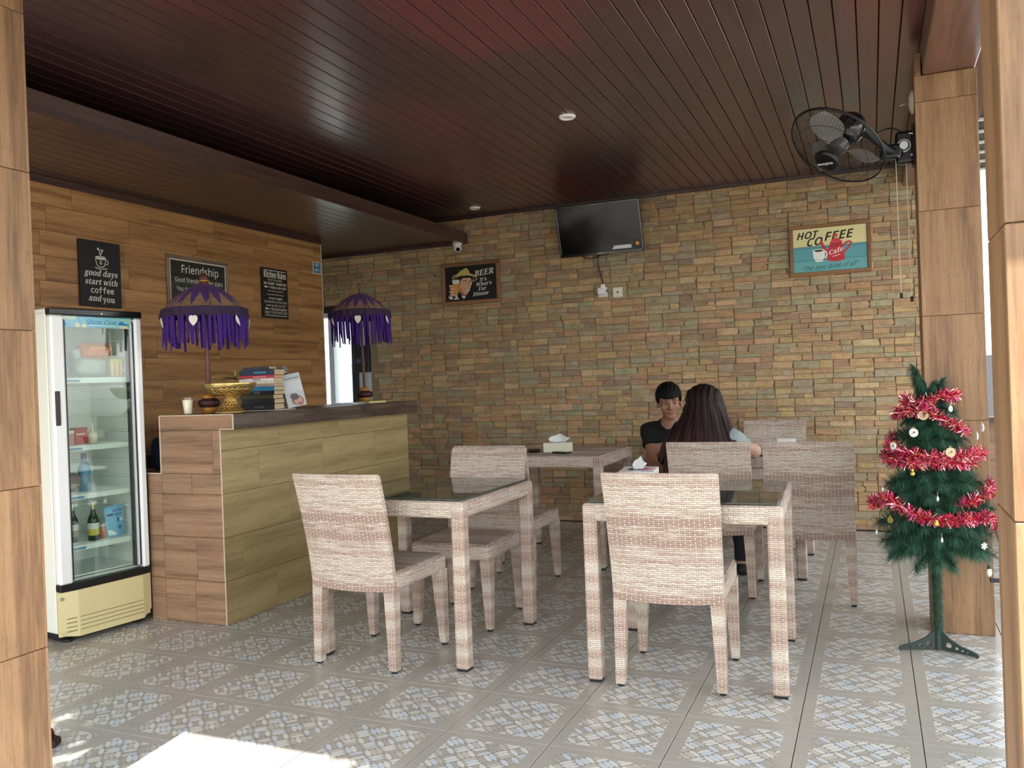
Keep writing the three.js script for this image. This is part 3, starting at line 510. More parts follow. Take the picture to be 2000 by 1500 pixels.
sign('wall_sign', 'framed Hot Coffee sign of a red pot and white cup on cream and blue boards', [2.406, 2.226, ZW + 0.006], 0, 0.606, 0.404, 0.022, 0.028, tanWood, (c, w, h) => {
  c.fillStyle = '#e2d9a0'; c.fillRect(0, 0, w, h * 0.43); c.fillStyle = '#5fa3ad'; c.fillRect(0, h * 0.43, w, h); c.fillStyle = '#68aeb0'; c.fillRect(0, h * 0.75, w, h); c.fillStyle = '#6b8f9c'; c.fillRect(0, h * 0.41, w, h * 0.025);
  for (let i = 0; i < 300; i++) { c.fillStyle = `rgba(255,255,240,${rnd() * 0.05})`; c.fillRect(rnd() * w, rnd() * h, 60 * rnd(), 2); }
  const P = (pts, f) => { c.fillStyle = f; c.beginPath(); pts.forEach(([x, y], i) => (i ? c.lineTo(x * w, y * h) : c.moveTo(x * w, y * h))); c.closePath(); c.fill(); };
  const sk = (s, x, y, size, style = 'bold') => { c.save(); c.translate(x * w, y * h); c.transform(1, -0.06, -0.28, 1, 0, 0); text(c, s, 0, 0, size, 'sans-serif', style, '#23211d'); c.restore(); };
  sk('HOT', 0.2, 0.15, 92); sk('CO', 0.3, 0.31, 104); sk('FFEE', 0.63, 0.2, 112);
  c.strokeStyle = '#c23a45'; c.lineWidth = 17; c.lineCap = 'round'; c.beginPath(); c.moveTo(w * 0.69, h * 0.43); c.bezierCurveTo(w * 0.74, h * 0.33, w * 0.84, h * 0.36, w * 0.76, h * 0.48); c.quadraticCurveTo(w * 0.72, h * 0.56, w * 0.68, h * 0.6); c.stroke();
  c.lineWidth = 26; c.beginPath(); c.moveTo(w * 0.39, h * 0.34); c.quadraticCurveTo(w * 0.42, h * 0.5, w * 0.5, h * 0.62); c.stroke();
  c.fillStyle = '#c8323f'; c.beginPath(); c.moveTo(w * 0.46, h * 0.76); c.quadraticCurveTo(w * 0.47, h * 0.45, w * 0.52, h * 0.36); c.lineTo(w * 0.66, h * 0.36); c.quadraticCurveTo(w * 0.7, h * 0.5, w * 0.7, h * 0.76); c.quadraticCurveTo(w * 0.58, h * 0.84, w * 0.46, h * 0.76); c.fill(); c.fillStyle = '#d4424c'; c.beginPath(); c.moveTo(w * 0.5, h * 0.38); c.quadraticCurveTo(w * 0.58, h * 0.14, w * 0.68, h * 0.37); c.closePath(); c.fill(); c.beginPath(); c.arc(w * 0.587, h * 0.2, 17, 0, 7); c.fill();
  c.strokeStyle = '#2f2527'; c.lineWidth = 4; c.beginPath(); c.moveTo(w * 0.51, h * 0.385); c.quadraticCurveTo(w * 0.59, h * 0.43, w * 0.67, h * 0.375); c.stroke(); c.save(); c.translate(w * 0.58, h * 0.56); c.rotate(-0.25); text(c, 'Cafe', 0, 0, 58, 'serif', 'italic bold', '#f2e4df'); c.fillStyle = '#f2e4df'; c.fillRect(-40, 38, 70, 6); c.restore();
  P([[0.27, 0.52], [0.43, 0.52], [0.43, 0.66], [0.4, 0.78], [0.31, 0.78], [0.275, 0.68]], '#eef0e8'); c.strokeStyle = '#eef0e8'; c.lineWidth = 11; c.beginPath(); c.ellipse(w * 0.435, h * 0.62, w * 0.025, h * 0.07, 0, 0, 7); c.stroke(); c.fillStyle = '#eef0e8'; c.beginPath(); c.ellipse(w * 0.35, h * 0.52, w * 0.08, h * 0.035, 0, 0, 7); c.fill(); c.fillStyle = '#33281f'; c.beginPath(); c.ellipse(w * 0.35, h * 0.525, w * 0.062, h * 0.024, 0, 0, 7); c.fill();
  c.save(); c.translate(w * 0.49, h * 0.9); c.transform(1, -0.05, -0.2, 1, 0, 0); text(c, '\u201CThe best drink of all\u201D', 0, 0, 58, 'sans-serif', 'italic', '#1d3a3e', 'center', w * 0.76); c.restore();
  c.strokeStyle = 'rgba(30,50,60,0.7)'; c.lineWidth = 3; c.beginPath(); c.moveTo(0, h * 0.735); c.lineTo(w, h * 0.735); c.moveTo(0, h * 0.455); c.lineTo(w, h * 0.455); c.stroke();
}, 700);

// ---------------------------------------------------------------- television, sockets, camera, lamps
{
  const t = thing('television', 'flat black television tilted forward on the stone wall below the ceiling', 'television', [0.563, 2.553, -4.285]); t.rotation.x = 0.29;
  const w = 0.748, h = 0.44;
  part(t, 'cabinet', rbox(w, h, 0.035, 0.008, 2).translate(0, 0, -0.004), plain('#101114', 0.35));
  part(t, 'back_box', rbox(w * 0.62, h * 0.6, 0.04, 0.012, 2).translate(0, -0.02, -0.04), M.black);
  const b = []; for (const [bw, bh, x, y] of [[w, 0.014, 0, h / 2 - 0.007], [w, 0.026, 0, -h / 2 + 0.013], [0.014, h, -w / 2 + 0.007, 0], [0.014, h, w / 2 - 0.007, 0]]) b.push(cbox(bw, bh, 0.008, 0.003).translate(x, y, 0.017));
  part(t, 'bezel', join(b), plain('#191a1d', 0.16, { clearcoat: 1, clearcoatRoughness: 0.05 }));
  part(t, 'screen', cbox(w - 0.026, h - 0.038, 0.004, 0.001).translate(0, 0.006, 0.0145), std({ c: '#0a0c10', roughness: 0.11, specularIntensity: 1 }));
  part(t, 'maker_plate', cbox(0.046, 0.009, 0.002, 0.0005).translate(-0.01, -h / 2 + 0.012, 0.0215), plain('#b9bcc0', 0.3));
  const st = part(t, 'sticker', extrude([[0.1, -0.185], [0.272, -0.185], [0.272, -0.155], [0.12, -0.155]], 0.0006), plain('#e6e9ee', 0.4), 'white sticker strip'); st.position.z = 0.0167;
  const og = part(t, 'sticker', extrude([[0.278, -0.185], [0.352, -0.185], [0.352, -0.128], [0.322, -0.112], [0.3, -0.13]], 0.0006), plain('#2a2622', 0.4), 'dark energy sticker'); og.position.z = 0.0167;
  part(og, 'badge', cyl(0.017, 0.017, 0.0012, 20).rotateX(Math.PI / 2).translate(0.325, -0.152, 0.0012), plain('#e0a23a', 0.5), 'orange badge');
  part(t, 'bracket', join([cbox(0.2, 0.2, 0.02).translate(0, -0.02, -0.068), cbox(0.05, 0.2, 0.07).translate(0, -0.08, -0.095)]), M.black);
  solo('power_cable', join([tube([[0.36, 2.35, -4.40], [0.42, 2.325, -4.42], [0.5, 2.33, -4.415], [0.56, 2.37, -4.40]], 0.0045), tube([[0.515, 2.36, -4.41], [0.5, 2.3, -4.43], [0.515, 2.18, -4.435], [0.548, 2.075, -4.425]], 0.0038)]), M.black, 'black power cable hanging from the television to the wall socket', 'cable');
  const s1 = thing('wall_socket', 'white wall socket with a plug adaptor under the television', 'socket', [0.535, 2.02, ZW + 0.006]);
  part(s1, 'plate', rbox(0.086, 0.086, 0.012, 0.004, 2).translate(-0.004, 0, 0.006), plain('#d9dad2', 0.4)); part(s1, 'adaptor', rbox(0.078, 0.062, 0.05, 0.008, 3).translate(0.0, 0.01, 0.035), plain('#eceff0', 0.35)); part(s1, 'plug', rbox(0.036, 0.045, 0.03, 0.006, 2).translate(0.012, 0.045, 0.055), plain('#f2f3f2', 0.4)); part(s1, 'side_socket', cyl(0.017, 0.017, 0.004, 20).rotateZ(Math.PI / 2).translate(0.04, 0.008, 0.04), plain('#4a4438', 0.6));
  const s2 = thing('wall_outlet', 'square cream wall outlet with one round hole, right of the socket', 'socket', [0.665, 2.012, ZW + 0.006]);
  part(s2, 'plate', rbox(0.084, 0.088, 0.012, 0.004, 2).translate(0, 0, 0.006), plain('#e8e2d2', 0.4)); part(s2, 'hole', cyl(0.008, 0.008, 0.003, 18).rotateX(Math.PI / 2).translate(0, 0, 0.0125), M.black);
  const c = thing('security_camera', 'white dome security camera under the end of the soffit beam', 'camera', [-0.835, 2.59, -4.36]);
  part(c, 'base', lathe([[0, 0], [0.045, 0], [0.045, -0.03], [0.038, -0.042], [0, -0.045]], 28), plain('#e6e9ec', 0.4));
  const ball = part(c, 'eyeball', new THREE.SphereGeometry(0.038, 28, 20).translate(0, -0.062, 0), plain('#eef0f2', 0.35)); const lens = part(ball, 'lens', cyl(0.019, 0.019, 0.012, 24).rotateX(Math.PI / 2).translate(0, 0, 0.034), plain('#0d0d10', 0.1)); lens.position.set(0, -0.062, 0); lens.rotation.set(0.55, 0.5, 0);
  solo('camera_cable', tube([[-0.80, 2.585, -4.385], [-0.79, 2.68, -4.42], [-0.765, 2.765, -4.43], [-0.69, 2.797, -4.432], [-0.3, 2.803, -4.432], [0.12, 2.812, -4.432]], 0.007, 60), plain('#a08264', 0.6), 'tan cable running from the security camera along the top of the stone wall', 'cable');
  function lamp(x, z, label) { const l = thing('downlight', label, 'ceiling light', [x, 2.829, z], 0, 'recessed ceiling downlights'); part(l, 'ring', lathe([[0.03, -0.002], [0.034, -0.012], [0.044, -0.012], [0.05, -0.004], [0.05, 0.001]], 40), plain('#f0efec', 0.4)); part(l, 'lens', lathe([[0, -0.006], [0.031, -0.006], [0.032, 0]], 32), plain('#d7d3cb', 0.3)); }
  lamp(1.069, -2.037, 'round white downlight in the middle of the plank ceiling'); lamp(-0.53, -4.12, 'round white downlight near the stone wall above the security camera');
}
// ---------------------------------------------------------------- wall fan and cap on the pillar
{
  const f = thing('wall_fan', 'black wall fan with grey blades in a wire cage, mounted on the wooden pillar', 'fan', [2.905, 2.35, -1.86]);
  const head = new THREE.Object3D(), ctr = V3(2.563, 2.335, -1.6), ax = V3(-0.47, -0.765, 0.45).normalize();
  head.position.copy(ctr); head.quaternion.setFromUnitVectors(V3(0, 0, 1), ax); head.updateMatrix();
  const toF = new THREE.Matrix4().makeTranslation(-2.905, -2.35, 1.86).multiply(head.matrix), hp = (n, g, m, l) => part(f, n, g.applyMatrix4(toF), m, l);
  const wire = plain('#232427', 0.35, { metalness: 0.5 }), R = 0.232, ring = (r, z, t = 0.0012) => new THREE.TorusGeometry(r, t, 5, 72).translate(0, 0, z);
  const dome = (sg) => { const L = [], zr = (r) => sg * ((sg > 0 ? 0.098 : 0.07) * (1 - Math.pow(r / R, 3))); for (let i = 0; i < 80; i++) { const a = (i / 80) * Math.PI * 2, tw = sg > 0 ? 0.25 : 0; const pts = [0.058, 0.11, 0.16, 0.2, 0.222, R].map((r) => { const b = a + tw * (1 - r / R); return [r * Math.cos(b), r * Math.sin(b), zr(r)]; }); L.push(tube(pts, 0.0009, 10, 4)); } for (const r of [0.12, 0.18]) L.push(ring(r, zr(r))); return join(L); };
  hp('front_guard', dome(1), wire); hp('back_guard', dome(-1), wire); hp('rim', join([ring(R, 0, 0.0045), ring(R + 0.003, -0.004, 0.003)]), plain('#17181a', 0.3));
  hp('badge', lathe([[0, 0.02], [0.05, 0.016], [0.062, 0.004], [0.062, -0.004]], 32).rotateX(Math.PI / 2).translate(0, 0, 0.094), plain('#101114', 0.3));
  { const tx = canvasTex(256, 96, (c, w, h) => { c.fillStyle = '#101114'; c.fillRect(0, 0, w, h); text(c, 'maspion', w / 2, h / 2 - 4, 60, 'serif', 'italic bold', '#e8ebee'); }); hp('badge_print', new THREE.PlaneGeometry(0.088, 0.033).rotateZ(0.2).translate(0, 0, 0.1152), std({ map: tx, roughness: 0.35 })); }
  const blade = plain('#8b8a88', 0.3, { transmission: 0.35, thickness: 0 });
  for (let k = 0; k < 3; k++) { const g = sheet(16, 10, (u, v) => { const r = 0.04 + v * 0.165, w2 = 0.95 * Math.sin(Math.PI * Math.min(1, 0.28 + v * 0.62)) * (1 - 0.25 * Math.pow(v, 6)), a = (u - 0.5) * w2 * 1.25 + v * 0.25; return [r * Math.cos(a), r * Math.sin(a), (u - 0.5) * 0.055 * (1 - 0.4 * v)]; }); hp('blade', g.rotateZ(k * Math.PI * 2 / 3 + 1.48), blade, k ? undefined : undefined); }
  hp('hub', lathe([[0, 0.035], [0.035, 0.03], [0.045, 0.015], [0.045, -0.03]], 28).rotateX(Math.PI / 2), plain('#4a4a4b', 0.35));
  hp('motor', lathe([[0, -0.19], [0.045, -0.185], [0.068, -0.16], [0.072, -0.11], [0.066, -0.06], [0.03, -0.045], [0, -0.045]], 36).rotateX(Math.PI / 2), plain('#0c0d10', 0.25, { clearcoat: 0.6 }));
  part(f, 'arm', join([tube([[-0.23, 0.09, 0.16], [-0.17, 0.03, 0.1], [-0.1, -0.02, 0.04], [-0.03, -0.02, 0.0]], 0.021, 24, 12), rbox(0.11, 0.075, 0.06, 0.02, 3).translate(-0.1, -0.02, 0.02)]), plain('#10151c', 0.35));
  part(f, 'bracket', join([rbox(0.085, 0.16, 0.075, 0.018, 3).translate(-0.04, -0.005, 0), cbox(0.012, 0.2, 0.09).translate(-0.002, 0.0, 0)]), plain('#111317', 0.35));
  part(f, 'dial', join([new THREE.TorusGeometry(0.029, 0.003, 8, 32).translate(-0.045, 0.0, 0.04)]), plain('#c9ccd0', 0.3)); part(f, 'knob', cyl(0.019, 0.021, 0.018, 24).rotateX(Math.PI / 2).translate(-0.045, 0.0, 0.046), plain('#d4d5d8', 0.35), 'round silver knob');
  part(f, 'screw', join([cyl(0.005, 0.005, 0.01, 10).rotateX(Math.PI / 2).translate(-0.068, -0.05, 0.042), cyl(0.005, 0.005, 0.01, 10).rotateX(Math.PI / 2).translate(-0.012, -0.05, 0.042), cyl(0.005, 0.005, 0.02, 10).rotateZ(1.3).translate(-0.012, 0.055, 0.042)]), M.steel);
  for (const [x, y1] of [[-0.082, -0.715], [-0.036, -0.735]]) { const p = part(f, 'pull_cord', tube([[x, -0.055, 0.02], [x + 0.001, -0.3, 0.02], [x + 0.004, y1, 0.02]], 0.002, 12), plain('#d8cfae', 0.7)); part(p, 'bob', lathe([[0, 0.014], [0.006, 0.012], [0.0075, -0.012], [0, -0.014]], 14).translate(x + 0.004, y1 - 0.012, 0.02), M.black, 'black bob'); }
  part(f, 'wire', tube([[-0.24, 0.06, 0.14], [-0.2, 0.04, 0.1], [-0.15, 0.08, 0.05], [-0.09, 0.1, 0.0], [-0.03, 0.06, 0.0]], 0.004, 30), M.black);
  const cap = thing('cable_rosette', 'round cream rosette with a bent wire on the side of the pillar above the fan', 'rosette', [2.909, 2.565, -1.86]); cap.rotation.z = Math.PI / 2;
  part(cap, 'dome', lathe([[0.058, 0], [0.055, 0.007], [0.04, 0.016], [0.02, 0.021], [0, 0.022]], 30), plain('#e6dcc6', 0.5)); part(cap, 'hook', tube([[0, 0.02, 0], [-0.006, 0.035, 0.01], [-0.012, 0.06, 0.01]], 0.0025, 10), M.steel);
}
// ---------------------------------------------------------------- ceremonial parasols on the counter
const YC = 1.15;
{
  const gold = [0.22, 0.135, 0.055], pur = [0.06, 0.02, 0.135], dk = [0.045, 0.024, 0.055];
  const texCan = dataTex(512, 256, (u, v) => { const a = Math.abs(((u * 16) % 1) - 0.5) * 2, edge = 0.06 + 0.36 * (1 - a), n = fbm(u, v, 30, 20, 611, 3) - 0.5; let c = v < edge ? mix3(gold, [0.22, 0.13, 0.06], clamp(v / edge)) : mix3(pur, dk, clamp((v - edge) * 1.2)); if (Math.abs(v - edge) < 0.02) c = [0.28, 0.19, 0.09]; return c.map((x) => Math.max(0, x * (1 + n * 0.7))); }, 1, 1);
  const canopyM = std({ map: texCan, roughness: 0.7, side: THREE.DoubleSide, sheen: 0.4, sheenColor: new THREE.Color(0.5, 0.3, 0.7) });
  const purple = plain('#330b6b', 0.85, { side: THREE.DoubleSide, sheen: 0.5, sheenColor: new THREE.Color(0.4, 0.2, 0.7) }), purpleD = plain('#3a1660', 0.85, { side: THREE.DoubleSide }), maroon = plain('#5b2a2b', 0.4), ochre = plain('#a5722a', 0.5), umber = plain('#3a1d26', 0.55), silver = plain('#cfcfc6', 0.35), wood = plain('#5a3b34', 0.6);
  function parasol(label, [x, y, z], rimH, topH, R, fr, loop) {
    const p = thing('parasol', label, 'parasol', [x, y, z], 0, 'purple parasols on the counter');
    part(p, 'base', lathe([[0, 0], [0.04, 0], [0.042, 0.03], [0.036, 0.036]], 36), ochre, 'ochre turned foot'); part(p, 'base', lathe([[0.03, 0.034], [0.052, 0.04], [0.061, 0.058], [0.058, 0.074], [0.034, 0.088]], 36), umber, 'dark bulbous middle'); part(p, 'base', lathe([[0.034, 0.086], [0.037, 0.092], [0.034, 0.106], [0.02, 0.112], [0, 0.112]], 36), ochre, 'ochre collar');
    part(p, 'pole', cyl(0.0095, 0.011, topH - 0.1, 16).translate(0, topH / 2 + 0.05, 0), loop ? wood : maroon);
    const n = 48, prof = (v) => { const r = R * (1 - v); return [r, rimH + (topH - rimH) * (1 - Math.pow(1 - v, 1.75))]; };
    const sag = (a, v) => 0.012 * Math.abs(Math.sin(a * 4)) * (1 - v);
    const can = sheet(n, 10, (u, v) => { const a = u * Math.PI * 2, [r, yy] = prof(v); const k = r * (1 - 0.045 * Math.abs(Math.sin(a * 4))); return [k * Math.cos(a), yy - sag(a, v) * 0.4, -k * Math.sin(a)]; });
    part(p, 'canopy', can, canopyM, 'purple canopy painted with gold points');
    const ruffle = sheet(160, 3, (u, v) => { const a = u * Math.PI * 2, w = Math.sin(a * 36) * 0.006 * v + Math.sin(a * 23 + 1) * 0.003, r = R * (1 - 0.045 * Math.abs(Math.sin(a * 4))) + 0.002 + w + v * 0.004; return [r * Math.cos(a), rimH + 0.012 - v * 0.05 + Math.sin(a * 19) * 0.004 * v, -r * Math.sin(a)]; });
    part(p, 'ruffle', ruffle, plain('#2b1838', 0.8, { side: THREE.DoubleSide, sheen: 0.3 }));
    const L = []; for (let i = 0; i < 50; i++) { const a = (i / 50) * Math.PI * 2 + rr(-0.03, 0.03), len = fr * rr(0.72, 1.08), w = rr(0.0075, 0.0125), r = R * 0.975, tw = rr(-0.7, 0.7), b = rr(-0.012, 0.012); L.push(sheet(3, 6, (u, v) => { const q = (u - 0.5) * w * 2 * (1 - 0.25 * v * v), yy = rimH - 0.03 - v * len, c = Math.cos(a), s = -Math.sin(a), tx = -s, tz = c, o = 0.004 * Math.cos((u - 0.5) * 6); return [c * (r + o) + tx * q * Math.cos(tw * v) + b * v * v * c, yy, s * (r + o) + tz * q * Math.cos(tw * v) + q * Math.sin(tw * v) * 0.6 + b * v * v * s]; })); }
    part(p, 'fringe', join(L), purple, 'purple cloth strips hanging from the rim');
    for (let i = 0; i < 8; i++) { const a = (i / 8) * Math.PI * 2 + 0.1; part(p, 'rib', tube([[0.012 * Math.cos(a), topH - 0.02, -0.012 * Math.sin(a)], [R * 0.55 * Math.cos(a), rimH + (topH - rimH) * 0.66, -R * 0.55 * Math.sin(a)], [R * 0.96 * Math.cos(a), rimH + 0.006, -R * 0.96 * Math.sin(a)]], 0.0022, 10, 5), wood); }
    for (const [deg, heart] of [[-62, 1], [-5, 0], [-115, 0], [-175, 1], [60, 1], [120, 0]]) { const a = deg * Math.PI / 180, c = V3(Math.cos(a) * (R + 0.012), rimH - 0.065, -Math.sin(a) * (R + 0.012)); const s = new THREE.Shape(); if (heart) { s.moveTo(0, -0.034); s.bezierCurveTo(-0.03, -0.008, -0.026, 0.02, -0.011, 0.022); s.bezierCurveTo(-0.003, 0.023, 0, 0.016, 0, 0.014); s.bezierCurveTo(0, 0.016, 0.003, 0.023, 0.011, 0.022); s.bezierCurveTo(0.026, 0.02, 0.03, -0.008, 0, -0.034); } else { s.moveTo(-0.006, 0.024); s.bezierCurveTo(-0.018, 0.0, 0.0, -0.018, 0.02, -0.032); s.bezierCurveTo(0.014, -0.01, 0.012, 0.01, -0.006, 0.024); }
      const g = new THREE.ExtrudeGeometry(s, { depth: 0.002, bevelEnabled: true, bevelSize: 0.001, bevelThickness: 0.001, bevelSegments: 1, curveSegments: 8 }).rotateY(a + Math.PI / 2).translate(c.x, c.y, c.z); part(p, 'pendant', g, silver, heart ? 'pale heart pendant' : 'pale leaf pendant'); }
    if (loop) part(p, 'finial', join([tube([[-0.012, topH - 0.01, 0], [0.006, topH + 0.03, 0], [0.012, topH + 0.06, 0], [0, topH + 0.074, 0], [-0.012, topH + 0.06, 0], [-0.004, topH + 0.03, 0], [0.014, topH - 0.01, 0]], 0.0035, 40), lathe([[0, topH + 0.006], [0.016, topH], [0.03, topH - 0.022]], 20)]), wood, 'twisted cord loop');
    else { part(p, 'finial', lathe([[0.03, topH - 0.02], [0.026, topH + 0.006], [0.022, topH + 0.02], [0.026, topH + 0.036], [0.014, topH + 0.056], [0, topH + 0.058]], 24), maroon); part(p, 'finial_ring', new THREE.TorusGeometry(0.025, 0.005, 10, 28).rotateX(Math.PI / 2).translate(0, topH + 0.014, 0), plain('#c79a3a', 0.3, { metalness: 0.7 })); }
    return p;
  }
  const a = parasol('purple parasol with a round knob on top, at the near end of the counter', [-0.815, YC + 0.001, -1.045], 0.585, 0.745, 0.235, 0.185, false); a.rotation.z = 0.01;
  const b = parasol('purple parasol with a twisted cord loop on top, at the far end of the counter', [-0.79, YC + 0.003, -2.63], 0.665, 0.815, 0.225, 0.21, true); b.rotation.z = 0.035; b.rotation.x = -0.02;
}
// ---------------------------------------------------------------- things on the counter
{
  const bump = dataTex(512, 128, (u, v) => { const a = Math.sin(u * Math.PI * 2 * 14 + 2.2 * Math.sin(v * 12)) * Math.sin(v * Math.PI * 5 + Math.sin(u * Math.PI * 2 * 14) * 1.3); return 0.5 + 0.5 * Math.tanh(a * 2.5); }, 1, 1, false);
  const brass = std({ c: '#c8a560', roughness: 0.33, metalness: 0.85, bumpMap: bump, bumpScale: 0.004 }), smooth = std({ c: '#d3b877', roughness: 0.28, metalness: 0.85 });
  const b = thing('pedestal_bowl', 'embossed gold pedestal bowl in front of the pile of books on the counter', 'bowl', [-0.655, YC, -1.035]);
  part(b, 'foot', lathe([[0, 0], [0.086, 0], [0.086, 0.008], [0.08, 0.014]], 48), smooth); part(b, 'stem', lathe([[0.08, 0.012], [0.062, 0.026], [0.048, 0.045], [0.038, 0.06], [0.031, 0.084], [0.03, 0.092], [0.034, 0.1]], 48), brass);
  part(b, 'bowl', lathe([[0.03, 0.098], [0.09, 0.1], [0.112, 0.112], [0.128, 0.13], [0.136, 0.146]], 64), brass); part(b, 'rim', lathe([[0.136, 0.144], [0.143, 0.15], [0.145, 0.16], [0.148, 0.168], [0.144, 0.17], [0.137, 0.164], [0.12, 0.13], [0.05, 0.118], [0, 0.116]], 64), smooth);
  const leaf = (x, z, a, l, w, t) => { l *= 1.15; w *= 1.5; const g = sheet(8, 3, (u, v) => { const q = (v - 0.5) * w * Math.sin(Math.PI * (0.12 + 0.8 * u)); return [(u - 0.5) * l, 0.012 * Math.sin(u * 3) + t * (u - 0.5), q]; }); return g.rotateY(a).translate(x, 0, z); };
  const o = thing('offering', 'woven green palm leaf offering lying in the gold bowl', 'offering', [-0.655, YC + 0.178, -1.04]);
  part(o, 'leaf', leaf(0.03, 0.0, 0.9, 0.17, 0.05, 0.02).translate(0, 0.004, 0), plain('#8fae3a', 0.6, { side: THREE.DoubleSide }), 'bright green leaf'); part(o, 'leaf', leaf(-0.02, 0.01, 1.2, 0.18, 0.045, -0.01).translate(0, 0.012, 0), plain('#6f8a32', 0.6, { side: THREE.DoubleSide })); for (let i = 0; i < 5; i++) part(o, 'leaf', leaf(rr(-0.03, 0.03), rr(-0.03, 0.03), rr(0.4, 1.3), 0.15, 0.035, rr(-0.02, 0.02)).translate(0, 0.003 + i * 0.004, 0), plain(['#8fae3a', '#6c8a30', '#a9bd55'][i % 3], 0.6, { side: THREE.DoubleSide })); part(o, 'leaf', leaf(0.0, 0.03, 0.5, 0.15, 0.03, 0).translate(0, 0.0, 0), plain('#a9bd55', 0.6, { side: THREE.DoubleSide })); part(o, 'stalk', cyl(0.006, 0.006, 0.05, 10).translate(0.0, 0.035, -0.045), plain('#7d8b3a', 0.7));
  const g = thing('glass_candle', 'small ribbed glass of cream wax beside the parasol base', 'candle', [-0.86, YC, -0.925]);
  part(g, 'glass', lathe([[0, 0], [0.022, 0], [0.031, 0.085], [0.0325, 0.098], [0.031, 0.098], [0.0295, 0.085], [0.021, 0.004], [0, 0.004]], 24), new THREE.MeshPhysicalMaterial({ color: 0xffffff, roughness: 0.05, transmission: 1, thickness: 0, ior: 1.45 })); part(g, 'wax', lathe([[0, 0.006], [0.0205, 0.006], [0.0285, 0.084], [0, 0.084]], 24), plain('#e9e4cf', 0.5)); part(g, 'wick', cyl(0.001, 0.001, 0.012, 6).translate(0, 0.09, 0), M.black);
  // books
  const pages = dataTex(64, 256, (u, v) => { const n = hash(0, (v * 256) | 0, 5) * 0.18 + 0.82; return [0.62 * n, 0.47 * n, 0.27 * n]; }, 0.1, 0.05), pageM = std({ map: pages, roughness: 0.85 });
  const spineTex = (bg, fg, s) => canvasTex(256, 48, (c, w, h) => { c.fillStyle = bg; c.fillRect(0, 0, w, h); c.fillStyle = fg; for (let i = 0; i < s; i++) c.fillRect(w * 0.4 + i * 17, h * 0.3, 12, h * 0.42); });
  function book(label, [x, y, z], turn, L, D, T, cover, mark, tilt = 0, group = 'books in the pile on the counter') {
    const k = thing('book', label, 'book', [x, y, z], turn, group); k.rotation.z = tilt;
    const cm = plain(cover, 0.45); // spine faces +z, fore-edge -z, head/tail +-x
    part(k, 'cover', join([cbox(L, 0.0016, D, 0.0005).translate(0, 0.0008, 0), cbox(L, 0.0016, D, 0.0005).translate(0, T - 0.0008, 0), cbox(L, T, 0.002, 0.0007).translate(0, T / 2, D / 2)]), cm);
    part(k, 'pages', boxUV(new THREE.BoxGeometry(L - 0.006, T - 0.0034, D - 0.006).translate(0, T / 2, -0.001)), pageM);
    if (mark) part(k, 'spine_print', new THREE.PlaneGeometry(L * 0.92, T * 0.8).translate(0, T / 2, D / 2 + 0.0016), std({ map: mark, roughness: 0.5 }));
    return k;
  }
  const B = [ // thickness, cover, label, marks
    [0.036, '#17181b', 'thick black paperback at the bottom of the book pile', spineTex('#17181b', '#5b6066', 5)], [0.028, '#14161a', 'black paperback second from the bottom of the book pile', null], [0.026, '#3d3a26', 'olive brown paperback third from the bottom of the book pile', null], [0.022, '#12151d', 'black paperback just below the blue book in the pile', spineTex('#12151d', '#8d929a', 3)], [0.026, '#1f7fae', 'bright blue paperback in the middle of the book pile', null], [0.016, '#a99488', 'thin beige paperback just above the blue book in the pile', null], [0.016, '#d9d2c2', 'cream paperback above the beige one in the pile', null], [0.017, '#e8e6df', 'white paperback with black print high in the pile', spineTex('#e8e6df', '#23252a', 4)], [0.017, '#c12a3d', 'red paperback near the top of the pile', spineTex('#c12a3d', '#e8b9b9', 6)], [0.034, '#1d2c46', 'dark blue thick paperback second from the top of the pile', spineTex('#1d2c46', '#4aa3c4', 6)]];
  let y = YC + 0.004; const bx = -0.75, bz = -1.43;
  B.forEach(([T, c, l, m], i) => { book(l, [bx + rr(-0.006, 0.006), y, bz + rr(-0.006, 0.006)], 0.2 + rr(-0.05, 0.05), rr(0.215, 0.232), rr(0.122, 0.135), T, c, m); y += T + 0.0006; });
  book('black paperback with a torn cover lying on top of the book pile', [bx - 0.03, y, bz - 0.02], 0.25, 0.17, 0.11, 0.018, '#20262a', null, 0.03);
  solo('paper_sheet', cbox(0.3, 0.003, 0.21, 0.0008), plain('#e4e4dd', 0.7), 'white paper sheet under the pile of books', 'paper', [-0.735, YC + 0.0016, -1.43], 0.15);
  const mag = thing('magazine', 'pale magazine with a printed face leaning against the books', 'magazine', [-0.598, YC + 0.014, -1.57], 0.7); mag.rotation.order = 'YXZ'; mag.rotation.z = 0.2; mag.rotation.x = -0.18;
  part(mag, 'pages', cbox(0.115, 0.21, 0.012, 0.001).translate(0, 0.106, -0.0065), plain('#d6d3cc', 0.7)); part(mag, 'cover', new THREE.PlaneGeometry(0.113, 0.208).translate(0, 0.106, 0.0003), std({ roughness: 0.4, map: canvasTex(256, 460, (c, w, h) => { c.fillStyle = '#b9c4c6'; c.fillRect(0, 0, w, h); c.fillStyle = '#8b979c'; c.fillRect(20, 50, w - 40, 22); c.fillStyle = '#c9d2d4'; c.fillRect(0, 100, w, 150); for (const [x, yy, a, b, f] of [[150, 380, 85, 70, '#8f6f66'], [160, 390, 55, 60, '#c39a8c'], [120, 320, 60, 45, '#5d5357'], [175, 430, 40, 20, '#a36a60']]) { c.fillStyle = f; c.beginPath(); c.ellipse(x, yy, a, b, 0.3, 0, 7); c.fill(); } }) }));
  const mag2 = thing('magazine', 'dark patterned magazine leaning behind the pale one at the book pile', 'magazine', [-0.67, YC + 0.022, -1.575], 0.7); mag2.rotation.order = 'YXZ'; mag2.rotation.z = 0.3; mag2.rotation.x = -0.16;
